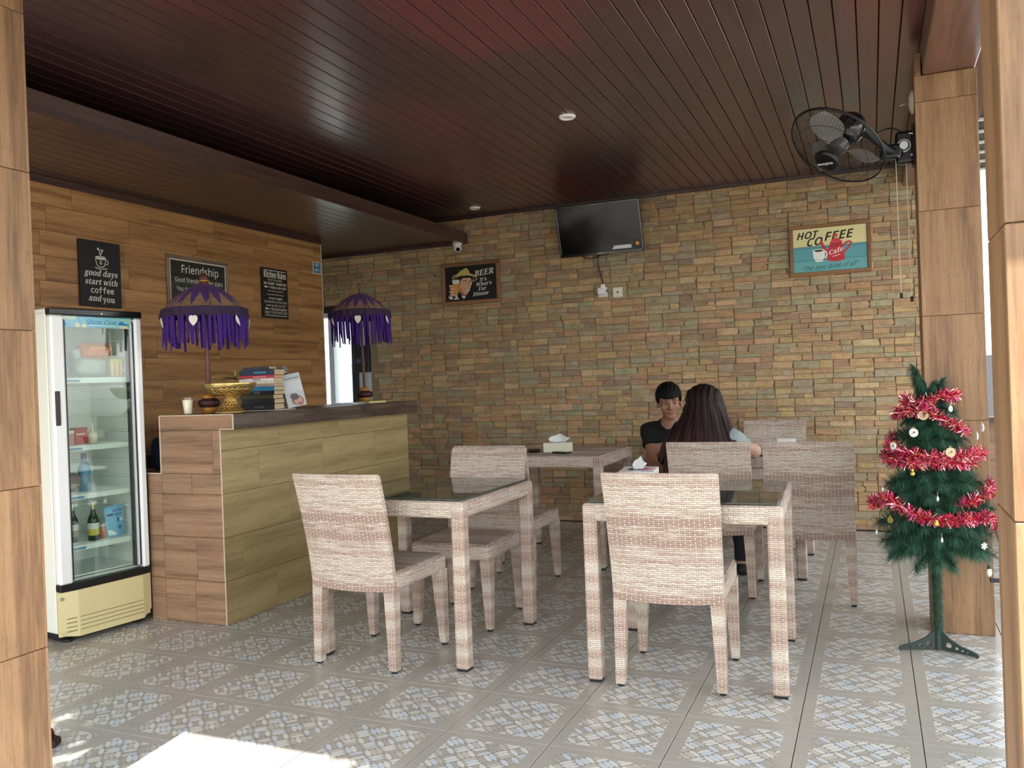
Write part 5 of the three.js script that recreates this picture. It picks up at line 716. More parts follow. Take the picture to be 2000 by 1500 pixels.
// ---------------------------------------------------------------- small artificial fir with tinsel
const TX = 2.918, TZ = -1.475;
const firR = (y) => (y > 1.12 ? lerp(0.105, 0.015, clamp((y - 1.12) / 0.14)) : y > 0.7 ? lerp(0.24, 0.112, (y - 0.7) / 0.42) : 0.25);
{
  const t = thing('christmas_tree', 'small green artificial fir tree on a plastic foot in front of the pillar', 'tree', [TX, 0, TZ]);
  const green = std({ vertexColors: true, roughness: 0.65, side: THREE.DoubleSide, transmission: 0.15, thickness: 0 }), footM = plain('#22332f', 0.4);
  const footShape = [[0, 0.004], [0.06, 0.004], [0.155, 0.004], [0.165, 0.0], [0.172, 0.006], [0.168, 0.016], [0.15, 0.022], [0.1, 0.034], [0.055, 0.056], [0.02, 0.088], [0, 0.09]], holes = [[0.045, 0.03, 0.0135], [0.08, 0.0225, 0.0085], [0.104, 0.0175, 0.0065], [0.125, 0.0145, 0.0045]];
  const foot = extrude(footShape, 0.008, 0.0012, holes).translate(0, 0, -0.004);
  for (const a of [197, -28, 85, 300].slice(0, 3)) part(t, 'foot', foot.clone().rotateY(a * Math.PI / 180), footM, 'green plastic foot with round holes');
  part(t, 'socket', cyl(0.016, 0.018, 0.095, 18).translate(0, 0.0515, 0), footM);
  { const P = [], C = []; const spike = (x, y, z, dx, dy, dz, w, c) => { const s = V3(dx, dy, dz), q = V3(-dz, 0, dx).normalize().multiplyScalar(w); P.push(x - q.x, y, z - q.z, x + q.x, y, z + q.z, x + s.x, y + s.y, z + s.z); for (let i = 0; i < 3; i++) C.push(...c); };
    for (let i = 0; i < 3200; i++) { const a = rnd() * 6.283, y = rr(0.09, 0.48), c = pick([[0.04, 0.11, 0.07], [0.06, 0.15, 0.09], [0.03, 0.08, 0.055], [0.1, 0.17, 0.1]]); spike(0.013 * Math.cos(a), y, 0.013 * Math.sin(a), 0.02 * Math.cos(a), rr(-0.016, 0.016), 0.02 * Math.sin(a), 0.0017, c); }
    const g = tri(P); g.setAttribute('color', new THREE.Float32BufferAttribute(C, 3)); const tr = part(t, 'trunk', cyl(0.016, 0.018, 1.1, 14).translate(0, 0.62, 0), plain('#1c3a2a', 0.8)); const fz = part(tr, 'fuzz', g, green); fz.userData.kind = 'stuff'; }
  const shades = [[0.03, 0.115, 0.068], [0.045, 0.16, 0.09], [0.02, 0.08, 0.055], [0.07, 0.2, 0.115], [0.035, 0.14, 0.095]];
  function branch(y, a, len, drop, nd, nl) {
    const P = [], C = [], dir = V3(Math.cos(a), 0, Math.sin(a)), pt = (s) => V3(dir.x * len * s, y - drop * 0.4 + 0.02 * s - drop * s * s + 0.25 * len * s * (1 - s), dir.z * len * s);
    const tubeSeg = (s0, s1, r) => { const A = pt(s0), B = pt(s1), q = V3(-dir.z, 0, dir.x).multiplyScalar(r); P.push(A.x - q.x, A.y, A.z - q.z, B.x - q.x, B.y, B.z - q.z, B.x + q.x, B.y, B.z + q.z, A.x - q.x, A.y, A.z - q.z, B.x + q.x, B.y, B.z + q.z, A.x + q.x, A.y, A.z + q.z, A.x, A.y - r, A.z, B.x, B.y - r, B.z, B.x, B.y + r, B.z); for (let i = 0; i < 9; i++) C.push(0.03, 0.05, 0.03); };
    for (let k = 0; k < 6; k++) tubeSeg(k / 6, (k + 1) / 6, 0.002);
    for (let k = 0; k < nd; k++) { const s = 0.22 + 0.78 * Math.pow(rnd(), 0.75), o = pt(s), th = rnd() * 6.283, f = s > 0.9 ? 1.1 : 0.55, up = V3(0, 1, 0), side = V3(-dir.z, 0, dir.x), v = dir.clone().multiplyScalar(f + rr(-0.2, 0.3)).addScaledVector(up, Math.cos(th)).addScaledVector(side, Math.sin(th)).normalize().multiplyScalar(nl * rr(0.7, 1.15)); v.y -= 0.008; const q = V3(-v.z, 0.3 * v.x, v.x).normalize().multiplyScalar(0.0012), e = o.clone().add(v); P.push(o.x - q.x, o.y - q.y, o.z - q.z, o.x + q.x, o.y + q.y, o.z + q.z, e.x, e.y, e.z); const c = pick(shades); for (let i = 0; i < 3; i++) C.push(c[0], c[1], c[2]); }
    const g = tri(P); g.setAttribute('color', new THREE.Float32BufferAttribute(C, 3)); part(t, 'branch', g, green);
  }
  let k = 0; for (let y = 0.46; y < 1.2; y += 0.062, k++) { const R = firR(y + 0.02) * 1.04, n = Math.round(lerp(15, 7, (y - 0.46) / 0.74)); for (let i = 0; i < n; i++) branch(y + rr(-0.015, 0.015), (i / n) * 6.283 + k * 0.7 + rr(-0.1, 0.1), Math.max(0.05, R * rr(0.8, 1.04) - 0.028), k < 2 ? rr(0.0, 0.045) : rr(0.0, 0.03), 640, k < 9 ? 0.066 : 0.05); }
  branch(1.12, 0.4, 0.05, -0.05, 900, 0.05); branch(1.13, 2.5, 0.075, -0.085, 1500, 0.05); branch(1.11, 3.3, 0.05, -0.06, 1200, 0.05); branch(1.12, 1.2, 0.04, -0.04, 1000, 0.048); branch(1.10, 5.2, 0.04, -0.04, 700, 0.05);
  part(t, 'stem_wire', join([tube([[0, 0.36, 0], [-0.06, 0.44, 0.03], [-0.1, 0.5, 0.05]], 0.002, 10, 5), tube([[0, 0.37, 0], [-0.035, 0.44, 0.05], [-0.05, 0.5, 0.08]], 0.002, 10, 5), tube([[0, 0.37, 0], [0.05, 0.43, 0.04], [0.09, 0.48, 0.07]], 0.002, 10, 5)]), plain('#2b2a20', 0.6));
  // tinsel
  function tinsel(label, path, n, len) {
    const P = [], C = [], pal = [[0.55, 0.012, 0.05], [0.62, 0.03, 0.14], [0.7, 0.06, 0.09], [0.9, 0.35, 0.4], [0.5, 0.01, 0.03], [0.97, 0.75, 0.7], [0.8, 0.3, 0.2], [0.75, 0.08, 0.3]];
    const cv = new THREE.CatmullRomCurve3(path.map((p) => V3(...p)));
    for (let i = 0; i < n; i++) { const s = rnd(), o = cv.getPoint(s), v = V3(rr(-1, 1), rr(-1, 1), rr(-1, 1)).normalize(), q = V3(rr(-1, 1), rr(-1, 1), rr(-1, 1)).cross(v).normalize().multiplyScalar(0.0016), m = o.clone().addScaledVector(v, len * 0.5), w = v.clone().add(V3(rr(-0.4, 0.4), rr(-0.4, 0.4), rr(-0.4, 0.4))).normalize(), e = m.clone().addScaledVector(w, len * rr(0.35, 0.6)), c = pick(pal);
      const A = [o.clone().sub(q), o.clone().add(q), m.clone().add(q), m.clone().sub(q), e.clone().add(q), e.clone().sub(q)]; for (const j of [0, 1, 2, 0, 2, 3, 3, 2, 4, 3, 4, 5]) { P.push(A[j].x, A[j].y, A[j].z); C.push(...c); } }
    const g = tri(P); g.setAttribute('color', new THREE.Float32BufferAttribute(C, 3));
    const th = thing('tinsel_garland', label, 'garland', [TX, 0, TZ], 0, 'red tinsel on the fir'); part(th, 'tinsel', g, std({ vertexColors: true, metalness: 0.75, roughness: 0.24, side: THREE.DoubleSide })).userData.kind = 'stuff'; part(th, 'cord', new THREE.TubeGeometry(cv, 60, 0.0016, 5), plain('#7a1830', 0.5));
  }
  const loop = (pts) => pts.map(([deg, y, k]) => { const a = deg * Math.PI / 180, r = firR(y) * (k ?? 1) + 0.004; return [r * Math.cos(a), y, r * Math.sin(a)]; });
  tinsel('red tinsel garland wound around the top of the fir', loop([[200, 1.13], [150, 1.115], [100, 1.12], [55, 1.145], [15, 1.14], [-30, 1.13], [-110, 1.1], [-170, 1.06], [175, 1.065], [130, 1.08], [95, 1.07], [60, 1.02], [35, 0.985]]), 1650, 0.037);
  tinsel('red and pink tinsel garland around the middle of the fir', loop([[205, 0.965], [170, 0.925], [135, 0.9], [100, 0.885], [65, 0.885], [35, 0.885], [5, 0.885], [-60, 0.86], [-150, 0.85], [195, 0.87], [150, 0.86], [110, 0.855], [75, 0.86], [40, 0.85]]), 2530, 0.037);
  tinsel('red tinsel garland around the lower part of the fir', loop([[195, 0.66], [165, 0.665], [140, 0.7], [120, 0.66], [95, 0.625], [65, 0.625], [40, 0.625], [15, 0.585], [-5, 0.57]]), 1870, 0.037);
  tinsel('short end of red tinsel on the right edge of the fir', loop([[70, 0.68], [45, 0.715], [25, 0.735], [5, 0.765]]), 286, 0.037);
  // ornaments
  const wht = plain('#e8e9e2', 0.45), bge = plain('#b9aa86', 0.5), gld = plain('#c9b25c', 0.3, { metalness: 0.6 }), slv = plain('#c8cdd0', 0.3, { metalness: 0.5 });
  const at = (deg, y, k = 1.03) => { const a = deg * Math.PI / 180, r = firR(y) * k + 0.012; return [TX + r * Math.cos(a), y, TZ + r * Math.sin(a)]; };
  function disc(label, deg, y, r, m, k, tw = 0) { const o = thing('ornament', label, 'ornament', at(deg, y, k), Math.PI / 2 - deg * Math.PI / 180 + tw, 'ornaments on the fir'); part(o, 'disc', cyl(r, r, 0.005, 28).rotateX(Math.PI / 2), m); part(o, 'motif', join([cyl(r * 0.22, r * 0.22, 0.0012, 12).rotateX(Math.PI / 2).translate(0.2 * r, 0.1 * r, 0.003), cbox(r * 0.9, r * 0.1, 0.0012, 0.0003).rotateZ(0.7).translate(-0.15 * r, -0.1 * r, 0.003)]), plain('#6b6a60', 0.6)); part(o, 'loop', new THREE.TorusGeometry(0.004, 0.0008, 6, 14).translate(0, r + 0.003, 0), gld); return o; }
  disc('white round ornament with dark strokes above the middle tinsel, left of the trunk line', 118, 0.985, 0.019, wht, 1.0); disc('white ornament half sunk in the left of the middle tinsel', 143, 0.925, 0.017, wht, 1.1); disc('large beige disc ornament on the right of the middle tinsel', 74, 0.905, 0.02, bge, 1.12); disc('beige disc ornament under the top tinsel', 105, 1.06, 0.021, bge, 1.0); disc('upper of two white ovals sticking out at the right of the fir', 20, 1.0, 0.018, wht, 1.3, 0.6); disc('lower of two white ovals sticking out at the right of the fir', 30, 0.965, 0.016, wht, 1.15, 0.7); disc('small white ornament just right below the top tinsel', 60, 1.085, 0.013, wht, 1.05, 0.5); disc('white disc ornament on the far right beside the short tinsel end', 8, 0.755, 0.021, wht, 1.28, -0.5); disc('shiny gold disc below the lower tinsel at the left', 130, 0.613, 0.013, gld, 1.1);
  const bell = thing('ornament', 'gold ornament hanging below the lower tinsel near the middle', 'ornament', at(92, 0.618, 1.12), 0, 'ornaments on the fir'); part(bell, 'bell', lathe([[0, 0.014], [0.006, 0.012], [0.009, 0], [0.014, -0.01], [0, -0.01]], 18), gld); part(bell, 'clapper', new THREE.SphereGeometry(0.004, 10, 8).translate(0, -0.012, 0), gld);
  const sm = thing('ornament', 'small gold snowman figure hanging under the middle tinsel', 'ornament', at(112, 0.815, 1.12), 0, 'ornaments on the fir'); part(sm, 'body', new THREE.SphereGeometry(0.01, 16, 12), gld); part(sm, 'head', new THREE.SphereGeometry(0.007, 14, 10).translate(0, 0.015, 0), gld); part(sm, 'hanger', cyl(0.0008, 0.0008, 0.02, 6).translate(0, 0.03, 0), gld);
  const dp = (label, deg, y) => { const o = thing('ornament', label, 'ornament', at(deg, y, 1.06), 0, 'ornaments on the fir'); part(o, 'drop', lathe([[0, 0.014], [0.005, 0.004], [0.006, -0.006], [0, -0.014]], 14), slv); part(o, 'hanger', cyl(0.0007, 0.0007, 0.016, 5).translate(0, 0.021, 0), slv); };
  dp('silver drop ornament above the lower tinsel, on the trunk line', 90, 0.715); dp('silver drop ornament low on the fir below the lower tinsel', 88, 0.545); dp('tiny silver ornament at the lower left edge of the fir', 150, 0.545); dp('tiny silver ornament at the left edge between the tinsels', 145, 0.735);
  const fl = (label, deg, y, r) => { const o = thing('ornament', label, 'ornament', at(deg, y, 1.06), Math.PI / 2 - deg * Math.PI / 180, 'ornaments on the fir'); part(o, 'snowflake', join([0, 1, 2, 3, 4, 5].map((i) => join([cbox(r * 0.28, r, 0.004, 0.001).translate(0, r / 2, 0), cbox(r * 0.55, r * 0.2, 0.004, 0.001).translate(0, r * 0.7, 0)]).rotateZ(i * Math.PI / 3))), wht); part(o, 'center', cyl(r * 0.3, r * 0.3, 0.006, 14).rotateX(Math.PI / 2), wht); };
  fl('white snowflake ornament at the lower right of the fir', 52, 0.515, 0.016); fl('small white snowflake at the right edge under the lower tinsel', 12, 0.56, 0.011);
  const c = thing('light_cord', 'black light cord with a small box hanging at the right of the fir', 'cord', [TX, 0, TZ]);
  part(c, 'wire', join([tube([[0.2, 0.66, 0.08], [0.225, 0.58, 0.085], [0.24, 0.5, 0.085], [0.252, 0.42, 0.085], [0.25, 0.36, 0.085]], 0.0026, 24), tube([[0.19, 0.46, 0.09], [0.197, 0.43, 0.092], [0.198, 0.405, 0.092]], 0.0024, 10)]), M.black); part(c, 'control_box', rbox(0.05, 0.018, 0.024, 0.004, 2).translate(0.226, 0.345, 0.086), plain('#18181d', 0.35)); part(c, 'plug', lathe([[0, 0.41], [0.006, 0.408], [0.007, 0.395], [0, 0.394]], 12).translate(0.198, 0, 0.092), M.black); part(c, 'bulb', lathe([[0, 0.395], [0.009, 0.392], [0.011, 0.375], [0.006, 0.362], [0, 0.361]], 14).translate(0.199, 0, 0.092), plain('#e2e0d2', 0.3), 'white bulb');
}
// ---------------------------------------------------------------- people
// surface of the field f (negative inside) on a grid of cells, smooth normals from the field
function isosurf(f, lo, hi, cell, colour) {
  const n = [0, 1, 2].map((k) => Math.ceil((hi[k] - lo[k]) / cell) + 1), id = (i, j, k) => i + n[0] * (j + n[1] * k), F = new Float32Array(n[0] * n[1] * n[2]);
  for (let k = 0; k < n[2]; k++) for (let j = 0; j < n[1]; j++) for (let i = 0; i < n[0]; i++) F[id(i, j, k)] = f(lo[0] + i * cell, lo[1] + j * cell, lo[2] + k * cell);
  const vert = new Int32Array(F.length).fill(-1), P = [], idx = [], E = [[0, 1], [2, 3], [4, 5], [6, 7], [0, 2], [1, 3], [4, 6], [5, 7], [0, 4], [1, 5], [2, 6], [3, 7]];
  for (let k = 0; k < n[2] - 1; k++) for (let j = 0; j < n[1] - 1; j++) for (let i = 0; i < n[0] - 1; i++) {
    const v = []; let neg = 0; for (let c = 0; c < 8; c++) { const q = F[id(i + (c & 1), j + ((c >> 1) & 1), k + (c >> 2))]; v.push(q); if (q < 0) neg++; }
    if (!neg || neg === 8) continue;
    let x = 0, y = 0, z = 0, m = 0; for (const [a, b] of E) if ((v[a] < 0) !== (v[b] < 0)) { const t = v[a] / (v[a] - v[b]); x += lerp(a & 1, b & 1, t); y += lerp((a >> 1) & 1, (b >> 1) & 1, t); z += lerp(a >> 2, b >> 2, t); m++; }
    vert[id(i, j, k)] = P.length / 3; P.push(lo[0] + (i + x / m) * cell, lo[1] + (j + y / m) * cell, lo[2] + (k + z / m) * cell);
  }
  const quad = (a, b, c, d, flip) => { if (a < 0 || b < 0 || c < 0 || d < 0) return; flip ? idx.push(a, c, b, a, d, c) : idx.push(a, b, c, a, c, d); };
  for (let k = 1; k < n[2] - 1; k++) for (let j = 1; j < n[1] - 1; j++) for (let i = 1; i < n[0] - 1; i++) {
    const s = F[id(i, j, k)] < 0;
    if (s !== F[id(i + 1, j, k)] < 0) quad(vert[id(i, j - 1, k - 1)], vert[id(i, j, k - 1)], vert[id(i, j, k)], vert[id(i, j - 1, k)], !s);
    if (s !== F[id(i, j + 1, k)] < 0) quad(vert[id(i - 1, j, k - 1)], vert[id(i - 1, j, k)], vert[id(i, j, k)], vert[id(i, j, k - 1)], !s);
    if (s !== F[id(i, j, k + 1)] < 0) quad(vert[id(i - 1, j - 1, k)], vert[id(i, j - 1, k)], vert[id(i, j, k)], vert[id(i - 1, j, k)], !s);
  }
  const N = [], C = [], e = cell * 0.4; for (let i = 0; i < P.length; i += 3) { const [x, y, z] = [P[i], P[i + 1], P[i + 2]]; const g = V3(f(x + e, y, z) - f(x - e, y, z), f(x, y + e, z) - f(x, y - e, z), f(x, y, z + e) - f(x, y, z - e)).normalize(); N.push(g.x, g.y, g.z); if (colour) C.push(...colour(x, y, z)); }
  const g = new THREE.BufferGeometry(); g.setAttribute('position', new THREE.Float32BufferAttribute(P, 3)); g.setAttribute('normal', new THREE.Float32BufferAttribute(N, 3)); if (colour) g.setAttribute('color', new THREE.Float32BufferAttribute(C, 3)); g.setIndex(idx); return g;
}
const smin = (a, b, k) => { const h = Math.max(k - Math.abs(a - b), 0) / k; return Math.min(a, b) - h * h * k * 0.25; }, smax = (a, b, k) => -smin(-a, -b, k);
const cap = (x, y, z, a, b, ra, rb) => { const bx = b[0] - a[0], by = b[1] - a[1], bz = b[2] - a[2], t = clamp(((x - a[0]) * bx + (y - a[1]) * by + (z - a[2]) * bz) / (bx * bx + by * by + bz * bz)); return Math.hypot(x - a[0] - bx * t, y - a[1] - by * t, z - a[2] - bz * t) - lerp(ra, rb, t); };
const ell = (x, y, z, c, r) => { const a = (x - c[0]) / r[0], b = (y - c[1]) / r[1], d = (z - c[2]) / r[2], k = Math.hypot(a, b, d), q = Math.hypot(a / r[0], b / r[1], d / r[2]); return q < 1e-6 ? -Math.min(...r) : (k * (k - 1)) / q; };
// head in its own frame: face towards +z, origin between the ears; about 0.23 m high
function headField(x, y, z) {
  const ax = Math.abs(x);
  let d = ell(x, y, z, [0, 0.038, -0.012], [0.073, 0.082, 0.092]);
  d = smin(d, ell(x, y, z, [0, -0.035, 0.022], [0.058, 0.075, 0.064]), 0.03);
  d = smin(d, ell(x, y, z, [0, -0.092, 0.058], [0.026, 0.019, 0.022]), 0.03);
  d = smin(d, ell(ax, y, z, [0.043, -0.022, 0.058], [0.02, 0.022, 0.016]), 0.025);
  d = smin(d, ell(ax, y, z, [0.03, 0.03, 0.073], [0.028, 0.009, 0.012]), 0.016);
  d = smax(d, -ell(ax, y, z, [0.031, 0.008, 0.09], [0.019, 0.011, 0.015]), 0.012);
  d = smin(d, cap(x, y, z, [0, 0.018, 0.079], [0, -0.026, 0.098], 0.0075, 0.011), 0.012);
  d = smin(d, ell(ax, y, z, [0.012, -0.03, 0.089], [0.0095, 0.008, 0.01]), 0.008);
  d = smin(d, ell(x, y, z, [0, -0.055, 0.0815], [0.0235, 0.0055, 0.009]), 0.006); d = smin(d, ell(x, y, z, [0, -0.0655, 0.08], [0.02, 0.0065, 0.009]), 0.006);
  d = smax(d, -ell(x, y, z, [0, -0.0602, 0.093], [0.024, 0.0014, 0.01]), 0.003);
  let ear = ell(ax, y, z, [0.078, 0.0, -0.006], [0.011, 0.031, 0.019]); ear = smax(ear, -ell(ax, y, z, [0.089, 0.002, 0.0], [0.008, 0.02, 0.01]), 0.005);
  return smin(d, ear, 0.01);
}
const skinColour = (base, lip) => (x, y, z) => { // natural colouring of lips and cheeks in the head's frame
  const l = z > 0.06 && ell(x, y, z, [0, -0.0605, 0.088], [0.025, 0.0125, 0.02]) < 0 ? 0.75 : 0; return mix3(base, lip, l);
};
function frame(pos, yaw, pitch, roll, k = 1) { const o = new THREE.Object3D(); o.position.set(...pos); o.rotation.set(pitch, yaw, roll, 'YXZ'); o.scale.setScalar(k); o.updateMatrix(); return o.matrix.clone(); }
const toLocal = (m) => { const i = m.clone().invert().elements; return (x, y, z) => [i[0] * x + i[4] * y + i[8] * z + i[12], i[1] * x + i[5] * y + i[9] * z + i[13], i[2] * x + i[6] * y + i[10] * z + i[14]]; };
// a hand of a palm, four bent fingers and a thumb; frame: fingers along +z, palm down, thumb on the side s
function handField(s, curl) {
  const F = []; [[-0.031, 0.064, 0.0072], [-0.0105, 0.075, 0.0078], [0.0105, 0.07, 0.0076], [0.03, 0.054, 0.0068]].forEach(([x, L, r]) => { const z0 = 0.045; let a = [x * s * -1, 0, z0], dy = 0, dz = 1; for (const [q, c] of [[0.45, 0.5], [0.32, 1.0], [0.23, 1.2]]) { const an = curl * c; dy = -Math.sin(an); dz = Math.cos(an); const b = [a[0] * 1.01, a[1] + dy * L * q, a[2] + dz * L * q]; F.push([a, b, r, r * 0.9]); a = b; } });
  F.push([[s * 0.03, -0.004, -0.02], [s * 0.055, -0.012, 0.012], 0.012, 0.0095], [[s * 0.055, -0.012, 0.012], [s * 0.057, -0.022, 0.042], 0.0092, 0.0075]);
  return (x, y, z) => { let d = ell(x, y, z, [0, 0, 0.008], [0.042, 0.014, 0.05]); d = smin(d, cap(x, y, z, [0, 0, -0.02], [0, 0.0, -0.07], 0.024, 0.024), 0.02); let f = 1; for (const [a, b, ra, rb] of F) f = Math.min(f, cap(x, y, z, a, b, ra, rb)); return smin(d, f, 0.006); };
}
function bones(list, k) { return (x, y, z) => { let d = 1; for (const [a, b, ra, rb] of list) d = smin(d, cap(x, y, z, a, b, ra, rb), k); return d; }; }
// flat elliptical torso between hips and shoulders
function person(name, label, P) {
  const o = thing(name, label, 'person', [0, 0, 0]);
  const hm = frame(P.head, P.yaw, P.pitch, P.roll, P.size), hl = toLocal(hm);
  const headG = isosurf(headField, [-0.1, -0.125, -0.115], [0.1, 0.13, 0.12], 0.0034, skinColour(P.skin, P.lip)).applyMatrix4(hm);
  const arms = []; for (const a of P.arms) arms.push([a.shoulder, a.elbow, 0.047, 0.037], [a.elbow, a.wrist, 0.037, 0.025]);
  const legs = []; for (const l of P.legs) legs.push([l.hip, l.knee, 0.08, 0.055], [l.knee, l.ankle, 0.053, 0.036], [l.ankle, l.toe, 0.036, 0.03]);
  const nb = P.neckBase, sh = P.arms.map((a) => a.shoulder);
  const torsoBones = (g) => [[P.pelvis, P.waist, 0.115 + g, 0.105 + g], [P.waist, P.chest, 0.105 + g, 0.12 + g], [P.chest, nb, 0.12 + g, 0.06 + g], [nb, sh[0], 0.055 + g, 0.05 + g], [nb, sh[1], 0.055 + g, 0.05 + g], [[P.chest[0] - 0.055, P.chest[1], P.chest[2]], [P.chest[0] + 0.055, P.chest[1], P.chest[2]], 0.1 + g, 0.1 + g]];
  const body = bones([...torsoBones(0), [nb, P.neckTop, 0.054, 0.05], ...arms, ...legs], 0.05);
  const col = () => P.skin, bodyG = isosurf(body, P.lo, P.hi, 0.0125, col);
  const hands = P.arms.map((a) => { const m = frame(a.wrist, ...a.hand, 1); const q = V3(0, 0, 0.06).applyMatrix4(new THREE.Matrix4().extractRotation(m)); m.setPosition(a.wrist[0] + q.x, a.wrist[1] + q.y, a.wrist[2] + q.z); return isosurf(handField(a.thumb, a.curl), [-0.08, -0.08, -0.11], [0.08, 0.04, 0.135], 0.0038, col).applyMatrix4(m); });
  part(o, 'body', mergeGeometries([bodyG, headG, ...hands], false), std({ vertexColors: true, roughness: 0.55, sheen: 0.1 }));
  // clothes follow the body
  const sl = []; for (const a of P.arms) { const t = P.sleeve, e = a.elbow.map((v, i) => lerp(a.shoulder[i], v, t)); sl.push([a.shoulder, e, 0.064, 0.062, a]); }
  const shirtB = bones([...torsoBones(0.012), ...sl.map(([a, b, r, s]) => [a, b, r, s])], 0.045);
  const wr = (x, y, z) => 0.0022 * Math.sin(x * 55 + y * 38 + z * 21) + 0.0016 * Math.sin(y * 90 - x * 30);
  const shirtF = (x, y, z) => { let d = shirtB(x, y, z) + wr(x, y, z); for (const [a, b] of sl) { const n = V3(b[0] - a[0], b[1] - a[1], b[2] - a[2]).normalize(), q = (x - b[0]) * n.x + (y - b[1]) * n.y + (z - b[2]) * n.z, near = Math.hypot(x - b[0], y - b[1], z - b[2]) < 0.12; if (near) d = Math.max(d, q); } d = smax(d, -(cap(x, y, z, [nb[0], nb[1] + 0.01, nb[2] + P.front * 0.035], [P.neckTop[0], P.neckTop[1] + 0.06, P.neckTop[2] + P.front * 0.05], P.collar, P.collar + 0.012)), 0.006); return Math.max(d, P.hem - y); };
  part(o, 'shirt', isosurf(shirtF, P.lo, P.hi, 0.0085), plain(P.shirt, 0.85, { sheen: 0.3 }), P.shirtLabel);
  const trB = bones([[P.pelvis, [P.pelvis[0], P.pelvis[1] + 0.05, P.pelvis[2]], 0.128, 0.122], ...legs.map(([a, b, r, s], i) => [a, b, r + (i % 3 === 2 ? -0.02 : 0.014), s + (i % 3 === 2 ? -0.02 : 0.016)])], 0.05);
  part(o, 'trousers', isosurf((x, y, z) => Math.max(trB(x, y, z) + wr(y, z, x), P.cuff - y), P.lo, P.hi, 0.0125), plain(P.trousers, 0.85));
  for (const l of P.legs) { const d = V3(l.toe[0] - l.ankle[0], 0, l.toe[2] - l.ankle[2]).normalize(); part(o, 'shoe', isosurf((x, y, z) => { const c = cap(x, y, z, [l.ankle[0] - d.x * 0.02, 0.036, l.ankle[2] - d.z * 0.02], [l.toe[0] + d.x * 0.05, 0.03, l.toe[2] + d.z * 0.05], 0.046, 0.038); return Math.max(c, 0.002 - y, y - 0.085); }, [Math.min(l.ankle[0], l.toe[0]) - 0.12, -0.02, Math.min(l.ankle[2], l.toe[2]) - 0.15], [Math.max(l.ankle[0], l.toe[0]) + 0.12, 0.11, Math.max(l.ankle[2], l.toe[2]) + 0.15], 0.009), plain('#1d1c20', 0.6)); }
  // eyes and brows
  for (const s of [-1, 1]) { const e = part(o, 'eye', new THREE.SphereGeometry(0.0108, 20, 14).translate(s * 0.031, 0.0075, 0.0665).applyMatrix4(hm), plain('#e9e4dc', 0.25)); part(e, 'iris', new THREE.SphereGeometry(0.0068, 16, 12).scale(1, 1, 0.5).translate(s * 0.031 + P.gaze, 0.0065, 0.0765).applyMatrix4(hm), plain('#140d0a', 0.15)); part(o, 'eyelid', new THREE.SphereGeometry(0.0122, 18, 10, 0, 6.283, 0, 1.42).rotateX(0.5).translate(s * 0.031, 0.0078, 0.0665).applyMatrix4(hm), std({ color: new THREE.Color(...P.skin.map((v) => v * 0.8)), roughness: 0.6 }));
    part(o, 'eyebrow', tube([[s * 0.014, 0.0295, 0.0845], [s * 0.03, 0.033, 0.0835], [s * 0.05, 0.028, 0.0725]].map((p) => V3(...p).applyMatrix4(hm).toArray()), 0.0036, 12, 6), plain('#120d0b', 0.8)); }
  return { o, hm, hl };
}
{ // boy, leaning forward over his arms
  const b = person('person', 'boy in a black shirt with short black hair sitting against the stone wall', {
    head: [1.296, 1.068, -3.475], yaw: 0.3, pitch: 0.10, roll: 0.06, size: 1.05, skin: [0.29, 0.145, 0.09], lip: [0.27, 0.095, 0.08], gaze: 0.002,
    neckTop: [1.292, 0.985, -3.505], neckBase: [1.275, 0.885, -3.56], chest: [1.255, 0.75, -3.62], waist: [1.235, 0.6, -3.7], pelvis: [1.225, 0.53, -3.76], front: 1, collar: 0.05, hem: 0.47, sleeve: 0.5, cuff: 0.09,
    arms: [{ shoulder: [1.115, 0.85, -3.585], elbow: [1.155, 0.64, -3.44], wrist: [1.27, 0.60, -3.27], hand: [0.7, 0.25, 0], thumb: 1, curl: 0.55 }, { shoulder: [1.43, 0.85, -3.56], elbow: [1.53, 0.815, -3.34], wrist: [1.61, 0.80, -3.13], hand: [0.3, 0.05, 0], thumb: -1, curl: 0.3 }],
    legs: [{ hip: [1.135, 0.525, -3.74], knee: [1.15, 0.52, -3.33], ankle: [1.14, 0.09, -3.3], toe: [1.14, 0.045, -3.17] }, { hip: [1.315, 0.525, -3.74], knee: [1.335, 0.52, -3.33], ankle: [1.33, 0.09, -3.3], toe: [1.34, 0.045, -3.17] }],
    shirt: '#0d0e13', shirtLabel: 'black short-sleeved shirt', trousers: '#0c0c10', lo: [0.95, -0.02, -3.98], hi: [1.75, 1.06, -3.02] });
  const hair = (x, y, z) => { const n = 0.0022 * Math.sin(x * 260 + z * 90) * Math.cos(y * 60), top = ell(x, y, z, [0, 0.05, -0.014], [0.093, 0.101, 0.112]) + n; const ax = Math.abs(x); const line = z > 0.02 ? 0.044 - 0.006 * Math.cos(x * 34) - 0.02 * sstep(0.06, 0.085, ax) : lerp(0.03, -0.055, clamp((0.02 - z) / 0.09)) - 0.012 * sstep(0.06, 0.08, ax) * sstep(-0.03, 0.02, z) * 2; return smax(top, line - y, 0.006); };
  part(b.o, 'hair', isosurf(hair, [-0.11, -0.09, -0.14], [0.11, 0.165, 0.115], 0.0042).applyMatrix4(b.hm), plain('#050608', 0.7, { specularIntensity: 0.4 }), 'short black hair with a fringe');
}
